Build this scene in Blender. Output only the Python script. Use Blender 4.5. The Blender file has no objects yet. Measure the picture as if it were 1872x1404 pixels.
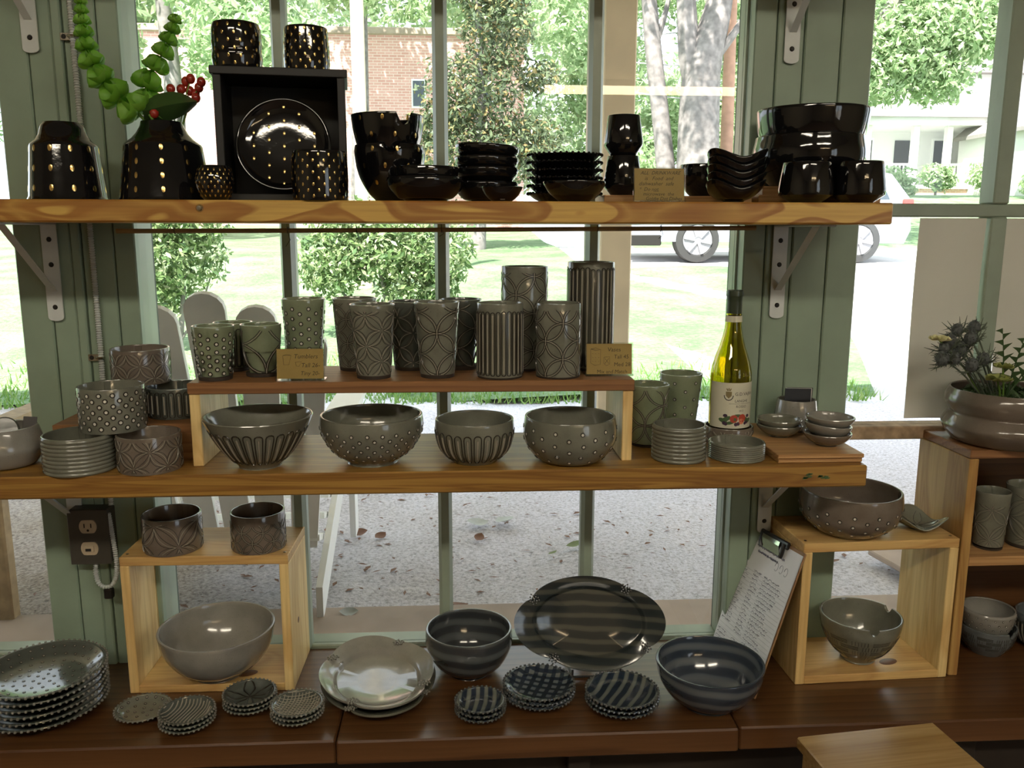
import bpy, math, random
import numpy as np
from mathutils import Vector, Matrix

random.seed(7); RNG = np.random.default_rng(7)
PI = math.pi
SC = bpy.context.scene
COL = SC.collection

# ------------------------------------------------------------------ camera
cam_d = bpy.data.cameras.new('camera'); cam = bpy.data.objects.new('camera', cam_d); COL.objects.link(cam)
PITCH, YAW, ROLL = math.radians(10.37), math.radians(3.4), math.radians(0.14)
_f = Vector((math.sin(YAW)*math.cos(PITCH), math.cos(YAW)*math.cos(PITCH), -math.sin(PITCH)))
_r = Vector((math.cos(YAW), -math.sin(YAW), 0)); _u = _r.cross(_f)
_r2 = _r*math.cos(ROLL)+_u*math.sin(ROLL); _u2 = -_r*math.sin(ROLL)+_u*math.cos(ROLL)
cam.matrix_world = Matrix(((_r2.x,_u2.x,-_f.x,0),(_r2.y,_u2.y,-_f.y,0),(_r2.z,_u2.z,-_f.z,1.5),(0,0,0,1)))
cam_d.sensor_width = 36; cam_d.lens = 1550/1872*36; cam_d.clip_start = .02; cam_d.clip_end = 300
SC.camera = cam

# ------------------------------------------------------------------ sky, sun, exposure
SKY_STRENGTH, SUN_STRENGTH, LAMP = 1.65, 10.5, 1.6
world = bpy.data.worlds.new('world'); SC.world = world; world.use_nodes = True
nt = world.node_tree; nt.nodes.clear()
wo = nt.nodes.new('ShaderNodeOutputWorld'); bg = nt.nodes.new('ShaderNodeBackground')
bg.inputs['Color'].default_value = (.84, .92, 1.0, 1); bg.inputs['Strength'].default_value = SKY_STRENGTH
nt.links.new(bg.outputs[0], wo.inputs[0])
sun_d = bpy.data.lights.new('sun', 'SUN'); sun_d.energy = SUN_STRENGTH; sun_d.angle = .012; sun_d.color = (1, .95, .86)
sun = bpy.data.objects.new('sun', sun_d); COL.objects.link(sun)
sun.rotation_euler = Vector((.30, .50, -.86)).to_track_quat('-Z', 'Y').to_euler()
vs = SC.view_settings
vs.view_transform = 'Standard'; vs.look = 'None'; vs.gamma = 1; vs.exposure = 0.9; vs.use_curve_mapping = False
SC.cycles.max_bounces = 9; SC.cycles.diffuse_bounces = 4; SC.cycles.glossy_bounces = 4
SC.cycles.transmission_bounces = 7; SC.cycles.transparent_max_bounces = 16
SC.cycles.caustics_reflective = False; SC.cycles.sample_clamp_indirect = 6
SC.cycles.use_denoising = True

# ------------------------------------------------------------------ materials
MATS = {}
def new_mat(name):
    m = bpy.data.materials.new(name); m.use_nodes = True
    n = m.node_tree; n.nodes.clear()
    o = n.nodes.new('ShaderNodeOutputMaterial'); b = n.nodes.new('ShaderNodeBsdfPrincipled')
    n.links.new(b.outputs[0], o.inputs[0]); MATS[name] = m
    return m, n, b, o
def nd(n, t, **kw):
    x = n.nodes.new(t)
    for k, v in kw.items():
        if k.startswith('i_'):
            x.inputs[k[2:].replace('_', ' ')].default_value = v
        else: setattr(x, k, v)
    return x
def ramp(n, fac, stops, interp='LINEAR'):
    r = n.nodes.new('ShaderNodeValToRGB'); r.color_ramp.interpolation = interp
    e = r.color_ramp.elements
    while len(e) > 1: e.remove(e[-1])
    e[0].position = stops[0][0]; e[0].color = (*stops[0][1], 1)
    for p, c in stops[1:]:
        q = e.new(p); q.color = (*c, 1)
    n.links.new(fac, r.inputs[0]); return r.outputs[0]
def coords(n, scale=(1,1,1), rot=(0,0,0), loc=(0,0,0), kind='Object'):
    t = n.nodes.new('ShaderNodeTexCoord'); m = n.nodes.new('ShaderNodeMapping')
    m.inputs['Scale'].default_value = scale; m.inputs['Rotation'].default_value = rot; m.inputs['Location'].default_value = loc
    n.links.new(t.outputs[kind], m.inputs[0]); return m.outputs[0]
def bump(n, b, h, strength=.3, dist=.002):
    x = n.nodes.new('ShaderNodeBump'); x.inputs['Strength'].default_value = strength; x.inputs['Distance'].default_value = dist
    n.links.new(h, x.inputs['Height']); n.links.new(x.outputs[0], b.inputs['Normal'])
def plain(name, col, rough=.5, metal=0, coat=0, spec=.5, emit=None, var=.12, scale=30, bmp=0):
    m, n, b, o = new_mat(name)
    b.inputs['Roughness'].default_value = rough; b.inputs['Metallic'].default_value = metal
    b.inputs['Coat Weight'].default_value = coat; b.inputs['Coat Roughness'].default_value = .06
    b.inputs['Specular IOR Level'].default_value = spec
    nz = nd(n, 'ShaderNodeTexNoise', i_Scale=scale, i_Detail=4.0); n.links.new(coords(n), nz.inputs['Vector'])
    lo = tuple(c*(1-var) for c in col); hi = tuple(min(1, c*(1+var)) for c in col)
    n.links.new(ramp(n, nz.outputs[0], [(.3, lo), (.7, hi)]), b.inputs['Base Color'])
    if bmp: bump(n, b, nz.outputs[0], bmp, .002)
    if emit:
        b.inputs['Emission Color'].default_value = (*emit[0], 1); b.inputs['Emission Strength'].default_value = emit[1]
    return m
def glaze(name, c1, c2, rough=.16, speck=.5):
    m, n, b, o = new_mat(name)
    b.inputs['Roughness'].default_value = rough; b.inputs['Coat Weight'].default_value = .35; b.inputs['Coat Roughness'].default_value = .05
    v = coords(n)
    a = nd(n, 'ShaderNodeTexNoise', i_Scale=18.0, i_Detail=6.0); n.links.new(v, a.inputs['Vector'])
    base = ramp(n, a.outputs[0], [(.32, c1), (.68, c2)])
    s = nd(n, 'ShaderNodeTexNoise', i_Scale=700.0, i_Detail=2.0); n.links.new(v, s.inputs['Vector'])
    k = ramp(n, s.outputs[0], [(.24, (0,0,0)), (.34, (1,1,1))])
    mx = nd(n, 'ShaderNodeMix', data_type='RGBA'); mx.inputs[6].default_value = (*[c*speck for c in c1], 1)
    n.links.new(k, mx.inputs[0]); n.links.new(base, mx.inputs[7]); n.links.new(mx.outputs[2], b.inputs['Base Color'])
    w = nd(n, 'ShaderNodeTexNoise', i_Scale=60.0, i_Detail=3.0); n.links.new(v, w.inputs['Vector'])
    bump(n, b, w.outputs[0], .12, .002)
    return m
def banded(name, stops, scale, axis='Z', dist=2.0, rough=.14, rot=(0,0,0), noise=.6):
    """brushed slip bands in glaze"""
    m, n, b, o = new_mat(name)
    b.inputs['Roughness'].default_value = rough; b.inputs['Coat Weight'].default_value = .4; b.inputs['Coat Roughness'].default_value = .05
    v = coords(n, rot=rot)
    w = nd(n, 'ShaderNodeTexWave', wave_type='BANDS', bands_direction=axis, i_Scale=scale, i_Distortion=dist, i_Detail=2.0)
    w.inputs['Detail Scale'].default_value = noise
    n.links.new(v, w.inputs['Vector'])
    n.links.new(ramp(n, w.outputs['Fac'], stops), b.inputs['Base Color'])
    return m
def wood(name, light, mid, dark, axis='X', rough=.42, ring=26.0, off=(0,.06,-.07), coat=.15, stretch=1.3, dist=2.2, weight=1.0):
    m, n, b, o = new_mat(name)
    b.inputs['Roughness'].default_value = rough; b.inputs['Coat Weight'].default_value = coat; b.inputs['Coat Roughness'].default_value = .25
    rot = {'X': (0,0,0), 'Y': (0,0,PI/2), 'Z': (0,PI/2,0)}[axis]
    t = n.nodes.new('ShaderNodeTexCoord'); r1 = n.nodes.new('ShaderNodeMapping'); r1.inputs['Rotation'].default_value = rot
    n.links.new(t.outputs['Object'], r1.inputs[0])
    mp = n.nodes.new('ShaderNodeMapping'); mp.inputs['Scale'].default_value = (stretch, 8, 8); mp.inputs['Location'].default_value = tuple(8*q for q in off)
    n.links.new(r1.outputs[0], mp.inputs[0])
    w = nd(n, 'ShaderNodeTexWave', wave_type='RINGS', rings_direction='X', wave_profile='SAW', i_Scale=ring/20, i_Distortion=dist, i_Detail=2.0)
    w.inputs['Detail Scale'].default_value = 1.2
    n.links.new(mp.outputs[0], w.inputs['Vector'])
    c = ramp(n, w.outputs['Fac'], [(0, light), (.55, mid), (.9, dark), (1, light)])
    m2 = n.nodes.new('ShaderNodeMapping'); m2.inputs['Scale'].default_value = (6, 160, 160); n.links.new(r1.outputs[0], m2.inputs[0])
    g = nd(n, 'ShaderNodeTexNoise', i_Scale=1.0, i_Detail=5.0); n.links.new(m2.outputs[0], g.inputs['Vector'])
    mx = nd(n, 'ShaderNodeMix', data_type='RGBA', blend_type='MULTIPLY'); mx.inputs[0].default_value = .55*weight
    n.links.new(c, mx.inputs[6]); n.links.new(ramp(n, g.outputs[0], [(.3, (.62,.55,.48)), (.62, (1,1,1))]), mx.inputs[7])
    n.links.new(mx.outputs[2], b.inputs['Base Color'])
    bump(n, b, g.outputs[0], .15, .001)
    return m

def plainsawn(name, light, dark, sx=5.0, sz=34.0, k=5.0, rough=.42, soft=.06, axis='X'):
    """flat-sawn softwood: broad cathedral figures plus fine grain"""
    m, n, b, o = new_mat(name); b.inputs['Roughness'].default_value = rough; b.inputs['Coat Weight'].default_value = .12; b.inputs['Coat Roughness'].default_value = .25
    nz = nd(n, 'ShaderNodeTexNoise', i_Scale=1.0, i_Detail=1.2, i_Distortion=.5); n.links.new(coords(n, scale=(sx, sz*.5, sz) if axis == 'X' else (sz, sz, sx), loc=(3.1,1.7,.4)), nz.inputs['Vector'])
    mu = nd(n, 'ShaderNodeMath', operation='MULTIPLY'); mu.inputs[1].default_value = k; n.links.new(nz.outputs[0], mu.inputs[0])
    pp = nd(n, 'ShaderNodeMath', operation='PINGPONG'); pp.inputs[1].default_value = .5; n.links.new(mu.outputs[0], pp.inputs[0])
    c = ramp(n, pp.outputs[0], [(.0, light), (.24-soft, light), (.24+soft, dark), (.36, dark), (.5, tuple(.5*(a+d) for a, d in zip(light, dark)))])
    g = nd(n, 'ShaderNodeTexNoise', i_Scale=1.0, i_Detail=5.0); n.links.new(coords(n, scale=(9,220,220) if axis == 'X' else (220,220,9)), g.inputs['Vector'])
    mx = nd(n, 'ShaderNodeMix', data_type='RGBA', blend_type='MULTIPLY'); mx.inputs[0].default_value = .45
    n.links.new(c, mx.inputs[6]); n.links.new(ramp(n, g.outputs[0], [(.3, (.62,.55,.48)), (.62, (1,1,1))]), mx.inputs[7])
    n.links.new(mx.outputs[2], b.inputs['Base Color']); bump(n, b, g.outputs[0], .12, .001)
plainsawn('shelf_pine', (.60,.38,.095), (.34,.15,.028), sx=5.0, sz=15, k=3.6, soft=.03)
plainsawn('shelf_pine_worn', (.36,.20,.045), (.22,.10,.020), sx=2.0, sz=60, k=4, soft=.1)
wood('riser_wood', (.30,.145,.055), (.26,.12,.043), (.20,.085,.03), ring=50, coat=.05, rough=.5)
plainsawn('pale_pine', (.80,.60,.27), (.66,.44,.17), 3.0, 22, 3, .5, .12, 'Z')
plainsawn('pale_pine_flat', (.68,.46,.18), (.55,.33,.115), 3.0, 22, 3, .5, .12)
wood('bench_wood', (.128,.058,.022), (.106,.046,.017), (.078,.032,.012), ring=40, rough=.3, coat=.35)
plainsawn('unit_wood', (.50,.31,.10), (.36,.19,.055), 3.0, 20, 3, .5, .12, 'Z')
wood('plywood', (.55,.33,.14), (.50,.28,.11), (.40,.21,.08), ring=90, rough=.55)
wood('table_wood', (.44,.29,.12), (.39,.25,.10), (.33,.20,.07), ring=20, rough=.22, coat=.4)
plain('knot', (.14,.055,.02), .5)
plain('sage_paint', (.255,.335,.255), .42, var=.10, scale=9, bmp=.05)
plain('sage_trim', (.28,.34,.27), .35, var=.10, scale=14)
plain('sage_groove', (.05,.07,.055), .6)
plain('peeled_wood', (.42,.30,.19), .7, var=.35, scale=40)
plain('white_steel', (.62,.66,.66), .3, spec=.5, var=.04)
plain('screw_dark', (.02,.018,.016), .5, metal=.4)
plain('steel', (.55,.52,.45), .25, metal=1.0)
plain('conduit_metal', (.62,.66,.66), .32, metal=.25)
plain('outlet_box', (.055,.05,.042), .45)
plain('ivory_plastic', (.46,.38,.27), .4)
glaze('black_glaze', (.004,.004,.005), (.007,.007,.008), .07, 1)
plain('gold', (.85,.60,.22), .22, metal=1.0, var=.1)
glaze('stone_green', (0.177,0.210,0.132), (0.242,0.277,0.183))
glaze('stone_grey', (.134,.138,.110), (.194,.197,.160))
glaze('stone_dark', (.065,.075,.066), (.095,.105,.092))
glaze('stone_brown', (0.130,0.106,0.085), (0.183,0.153,0.127))
glaze('stone_blue', (0.094,0.106,0.112), (0.142,0.156,0.159))
glaze('stone_pale', (.20,.195,.175), (.27,.26,.235))
plain('line_dark', (.022,.019,.013), .3, coat=.25)
plain('line_pale', (.30,.28,.23), .22, coat=.4)
plain('foot_clay', (.035,.024,.018), .7)
plain('dot_white', (.62,.60,.54), .3, coat=.4)
plain('bead_glaze', (.20,.195,.17), .18, coat=.5)
plain('bead_dark', (.085,.088,.088), .15, coat=.5)
banded('slip_bowl', [(.0,(.036,.040,.045)),(.40,(.042,.046,.050)),(.66,(.075,.084,.088)),(1,(.092,.102,.105))], 12, 'Z', 3.0)
banded('slip_bowl_blue', [(.0,(.030,.040,.058)),(.40,(.036,.048,.068)),(.68,(.088,.104,.122)),(1,(.115,.130,.145))], 12, 'Z', 3.0)
banded('slip_platter', [(.0,(.020,.027,.030)),(.55,(.024,.031,.033)),(.75,(.060,.066,.056)),(1,(.075,.080,.068))], 14.0, 'Y', 2.5)
banded('slip_plate', [(.0,(.016,.024,.040)),(.48,(.02,.03,.048)),(.64,(.115,.130,.115)),(1,(.150,.165,.145))], 21.0, 'X', 2.0, rot=(0,0,.12))
banded('slip_plate_diag', [(.0,(.014,.024,.042)),(.52,(.02,.032,.052)),(.70,(.105,.122,.118)),(1,(.14,.158,.148))], 18.0, 'X', 2.2, rot=(0,0,.5))
def check_mat():
    m, n, b, o = new_mat('slip_check')
    b.inputs['Roughness'].default_value = .14; b.inputs['Coat Weight'].default_value = .4
    outs = []
    for rz in (.35, .35+PI/2):
        v = coords(n, rot=(0,0,rz))
        w = nd(n, 'ShaderNodeTexWave', wave_type='BANDS', bands_direction='X', i_Scale=19.0, i_Distortion=1.2, i_Detail=1.0)
        n.links.new(v, w.inputs['Vector']); outs.append(ramp(n, w.outputs['Fac'], [(.35,(0,0,0)),(.62,(1,1,1))]))
    mu = nd(n, 'ShaderNodeMath', operation='MULTIPLY'); ad = nd(n, 'ShaderNodeMath', operation='ADD')
    n.links.new(outs[0], mu.inputs[0]); n.links.new(outs[1], mu.inputs[1])
    n.links.new(outs[0], ad.inputs[0]); n.links.new(outs[1], ad.inputs[1])
    m1 = nd(n, 'ShaderNodeMath', operation='MULTIPLY_ADD'); m1.inputs[1].default_value = .14
    n.links.new(ad.outputs[0], m1.inputs[0]); n.links.new(mu.outputs[0], m1.inputs[2])
    n.links.new(ramp(n, m1.outputs[0], [(0,(.014,.022,.038)),(.3,(.036,.052,.074)),(1,(.135,.158,.165))]), b.inputs['Base Color'])
check_mat()
plain('paper_kraft', (.45,.30,.095), .7, var=.05)
plain('ink', (.045,.03,.015), .7)
plain('paper_white', (.80,.81,.86), .6, var=.03)
plain('ink_blue', (.08,.09,.16), .7)
plain('ink_grey', (.30,.31,.36), .7)
plain('hardboard', (.30,.17,.08), .6)
plain('clip_black', (.015,.015,.016), .3)
plain('chrome', (.75,.75,.75), .12, metal=1.0)
_m = plain('blind_paper', (.74,.73,.68), .8, var=.05, scale=6)
_n = _m.node_tree; _b = _n.nodes['Principled BSDF']; _o = _n.nodes['Material Output']; _t = _n.nodes.new('ShaderNodeBsdfTranslucent'); _t.inputs[0].default_value = (.70,.68,.62,1)
_x = _n.nodes.new('ShaderNodeMixShader'); _x.inputs[0].default_value = .30; _n.links.new(_b.outputs[0], _x.inputs[1]); _n.links.new(_t.outputs[0], _x.inputs[2]); _n.links.new(_x.outputs[0], _o.inputs[0])
plain('label_cream', (.62,.60,.47), .6, var=.03)
plain('label_black', (.02,.02,.02), .6); plain('label_gold', (.22,.17,.07), .6)
plain('label_red', (.42,.06,.03), .6); plain('label_pink', (.62,.22,.12), .6); plain('label_green', (.07,.13,.05), .6); plain('label_purple', (.05,.02,.05), .6)
plain('capsule', (.035,.05,.03), .35, coat=.2)
plain('cable_rubber', (.03,.028,.025), .5)
plain('dowel', (.36,.23,.10), .5); plain('twine', (.03,.025,.02), .8)
plain('black_paint', (.006,.006,.006), .55)
plain('card_black', (.012,.012,.014), .35); plain('card_white', (.55,.55,.53), .5)
plain('price_sticker', (.30,.29,.25), .5)
plain('stem_green', (.16,.30,.05), .5); plain('leaf_dark', (.035,.075,.02), .4); plain('berry_red', (.34,.03,.018), .25, coat=.4)
plain('eryngium', (.085,.095,.095), .7, var=.3, scale=200); plain('eryngium_stem', (.10,.125,.09), .6)
plain('petal_cream', (.74,.72,.42), .6); plain('petal_green', (.30,.34,.10), .5)
plain('white_paint', (.90,.90,.88), .45, var=.03)
plain('cream_paint', (.66,.54,.36), .55, var=.10, scale=5)
plain('cedar', (.42,.30,.17), .6, var=.2)
plain('concrete', (.40,.315,.26), .85, var=.25, scale=3, bmp=.15)
plain('asphalt', (.50,.48,.47), .9, var=.1, scale=2)
plain('roof_shingle', (.30,.28,.27), .9); plain('siding_white', (.78,.78,.76), .7, var=.04); plain('shade_dark', (.03,.03,.03), .6)
plain('car_paint', (.34,.37,.44), .2, coat=.6, var=.02); plain('tire', (.03,.03,.03), .7); plain('alloy', (.24,.24,.26), .4, metal=.2); plain('car_glass', (.05,.07,.09), .05)
plain('tail_light', (.5,.05,.04), .25)
plain('bark', (.22,.20,.195), .9, var=.35, scale=7, bmp=.6); plain('pole_wood', (.42,.24,.17), .8, var=.2, scale=5)
plain('wire', (.45,.45,.45), .5)
plain('dead_leaf', (.16,.07,.035), .7); plain('dead_leaf_pale', (.42,.44,.42), .7); plain('green_leaf', (.16,.20,.07), .7)
plain('interior_wall', (.42,.36,.26), .7); plain('interior_ceiling', (.55,.52,.44), .8); plain('interior_floor', (.10,.055,.03), .45, scale=4, var=.3)
plain('dark_recess', (.02,.014,.010), .7)
plain('lamp_housing', (.6,.6,.58), .4)
def lamp_mat(name, col, st):
    m, n, b, o = new_mat(name); b.inputs['Base Color'].default_value = (.8,.8,.8,1)
    b.inputs['Emission Color'].default_value = (*col, 1); b.inputs['Emission Strength'].default_value = st
lamp_mat('lamp_near', (1, .89, .70), 11.0*LAMP); lamp_mat('lamp_far', (1, .74, .42), 9.0*LAMP)

def gravel_mat():
    m, n, b, o = new_mat('gravel'); b.inputs['Roughness'].default_value = .9
    v = coords(n)
    big = nd(n, 'ShaderNodeTexNoise', i_Scale=.9, i_Detail=5.0, i_Roughness=.6); n.links.new(v, big.inputs['Vector'])
    sm = nd(n, 'ShaderNodeTexNoise', i_Scale=75.0, i_Detail=8.0, i_Roughness=.7); n.links.new(v, sm.inputs['Vector'])
    c1 = ramp(n, sm.outputs[0], [(.30,(.20,.185,.18)),(.40,(.54,.525,.57)),(.53,(.78,.76,.84)),(.70,(.88,.86,.95))])
    c2 = ramp(n, sm.outputs[0], [(.33,(.09,.07,.05)),(.5,(.32,.265,.205)),(.70,(.55,.48,.40))])
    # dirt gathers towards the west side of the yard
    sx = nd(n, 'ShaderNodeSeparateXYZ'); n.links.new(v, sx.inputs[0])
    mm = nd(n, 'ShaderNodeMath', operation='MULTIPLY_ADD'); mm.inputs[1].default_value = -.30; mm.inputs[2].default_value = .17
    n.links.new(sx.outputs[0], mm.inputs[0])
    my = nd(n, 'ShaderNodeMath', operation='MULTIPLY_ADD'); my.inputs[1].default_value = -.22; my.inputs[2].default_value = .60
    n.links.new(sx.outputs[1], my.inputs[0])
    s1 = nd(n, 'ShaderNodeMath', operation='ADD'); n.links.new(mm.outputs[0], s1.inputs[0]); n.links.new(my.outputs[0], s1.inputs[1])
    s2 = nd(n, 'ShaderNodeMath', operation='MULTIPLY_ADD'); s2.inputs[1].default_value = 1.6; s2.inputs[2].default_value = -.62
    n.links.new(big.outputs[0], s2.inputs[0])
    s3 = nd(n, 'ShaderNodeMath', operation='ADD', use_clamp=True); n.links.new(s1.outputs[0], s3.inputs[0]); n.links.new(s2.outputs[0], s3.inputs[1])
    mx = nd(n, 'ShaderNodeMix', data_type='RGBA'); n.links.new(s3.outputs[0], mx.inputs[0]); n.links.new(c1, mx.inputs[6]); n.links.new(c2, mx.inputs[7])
    n.links.new(mx.outputs[2], b.inputs['Base Color']); bump(n, b, sm.outputs[0], .7, .02)
gravel_mat()
def grass_mat():
    m, n, b, o = new_mat('lawn_grass'); b.inputs['Roughness'].default_value = .8
    v = coords(n)
    a = nd(n, 'ShaderNodeTexNoise', i_Scale=1.3, i_Detail=8.0, i_Roughness=.7); n.links.new(v, a.inputs['Vector'])
    c = nd(n, 'ShaderNodeTexNoise', i_Scale=22.0, i_Detail=4.0); n.links.new(v, c.inputs['Vector'])
    ad = nd(n, 'ShaderNodeMath', operation='MULTIPLY_ADD'); ad.inputs[1].default_value = .45; n.links.new(c.outputs[0], ad.inputs[0]); n.links.new(a.outputs[0], ad.inputs[2])
    n.links.new(ramp(n, ad.outputs[0], [(.45,(.06,.13,.045)),(.65,(.11,.20,.085)),(.85,(.20,.28,.15))]), b.inputs['Base Color'])
    bump(n, b, c.outputs[0], .8, .05)
grass_mat()
def brick_mat():
    m, n, b, o = new_mat('far_brick'); b.inputs['Roughness'].default_value = .85
    v = coords(n, rot=(PI/2,0,0))
    br = nd(n, 'ShaderNodeTexBrick', i_Scale=1.0); br.inputs['Brick Width'].default_value = .24; br.inputs['Row Height'].default_value = .08; br.inputs['Mortar Size'].default_value = .010
    br.inputs['Color1'].default_value = (.74,.42,.38,1); br.inputs['Color2'].default_value = (.64,.33,.29,1); br.inputs['Mortar'].default_value = (.80,.62,.58,1)
    n.links.new(v, br.inputs['Vector']); n.links.new(br.outputs['Color'], b.inputs['Base Color'])
brick_mat()
def leaf_mat(name, c1, c2, c3, trans=.45, gloss=.4, mid=.55):
    m, n, b, o = new_mat(name); b.inputs['Roughness'].default_value = gloss
    g = n.nodes.new('ShaderNodeNewGeometry')
    c = ramp(n, g.outputs['Random Per Island'], [(0, c1), (mid, c2), (1, c3)])
    n.links.new(c, b.inputs['Base Color'])
    t = n.nodes.new('ShaderNodeBsdfTranslucent'); n.links.new(c, t.inputs[0])
    mx = n.nodes.new('ShaderNodeMixShader'); mx.inputs[0].default_value = trans
    n.links.new(b.outputs[0], mx.inputs[1]); n.links.new(t.outputs[0], mx.inputs[2]); n.links.new(mx.outputs[0], o.inputs[0])
leaf_mat('leaf_tree', (.26,.38,.19), (.42,.55,.32), (.62,.70,.46), .5)
leaf_mat('leaf_shrub', (.07,.14,.05), (.20,.30,.11), (.50,.56,.34), .3, .3)
leaf_mat('leaf_magnolia', (.07,.10,.055), (.14,.18,.09), (.40,.27,.11), .2, .25, .82)
leaf_mat('leaf_bell', (.22,.50,.05), (.28,.58,.08), (.36,.64,.12), .5)
leaf_mat('grass_blade', (.12,.26,.05), (.20,.36,.08), (.32,.44,.14), .4)
def pane_mat():
    m, n, b, o = new_mat('window_glass'); n.nodes.remove(b)
    lw = n.nodes.new('ShaderNodeLayerWeight'); lw.inputs[0].default_value = .5
    p = nd(n, 'ShaderNodeMath', operation='POWER'); p.inputs[1].default_value = 5; n.links.new(lw.outputs['Facing'], p.inputs[0])
    q = nd(n, 'ShaderNodeMath', operation='MULTIPLY_ADD', use_clamp=True); q.inputs[1].default_value = .9; q.inputs[2].default_value = .028; n.links.new(p.outputs[0], q.inputs[0])
    t = n.nodes.new('ShaderNodeBsdfTransparent'); t.inputs[0].default_value = (.975,.985,.98,1)
    g = n.nodes.new('ShaderNodeBsdfGlossy'); g.inputs['Roughness'].default_value = .002
    mx = n.nodes.new('ShaderNodeMixShader'); n.links.new(q.outputs[0], mx.inputs[0]); n.links.new(t.outputs[0], mx.inputs[1]); n.links.new(g.outputs[0], mx.inputs[2]); n.links.new(mx.outputs[0], o.inputs[0])
    m, n, b, o = new_mat('acrylic'); n.nodes.remove(b)
    lw = n.nodes.new('ShaderNodeLayerWeight'); lw.inputs[0].default_value = .5
    p = nd(n, 'ShaderNodeMath', operation='POWER'); p.inputs[1].default_value = 3; n.links.new(lw.outputs['Facing'], p.inputs[0])
    q = nd(n, 'ShaderNodeMath', operation='MULTIPLY_ADD', use_clamp=True); q.inputs[1].default_value = .8; q.inputs[2].default_value = .05; n.links.new(p.outputs[0], q.inputs[0])
    t = n.nodes.new('ShaderNodeBsdfTransparent'); t.inputs[0].default_value = (.94,.95,.93,1)
    g = n.nodes.new('ShaderNodeBsdfGlossy'); g.inputs['Roughness'].default_value = .05
    mx = n.nodes.new('ShaderNodeMixShader'); n.links.new(q.outputs[0], mx.inputs[0]); n.links.new(t.outputs[0], mx.inputs[1]); n.links.new(g.outputs[0], mx.inputs[2]); n.links.new(mx.outputs[0], o.inputs[0])
pane_mat()
def bottle_mat():
    m, n, b, o = new_mat('bottle_glass')
    b.inputs['Base Color'].default_value = (.60,.50,.04,1); b.inputs['Transmission Weight'].default_value = 1.0
    b.inputs['Roughness'].default_value = .02; b.inputs['IOR'].default_value = 1.5
bottle_mat()

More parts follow.
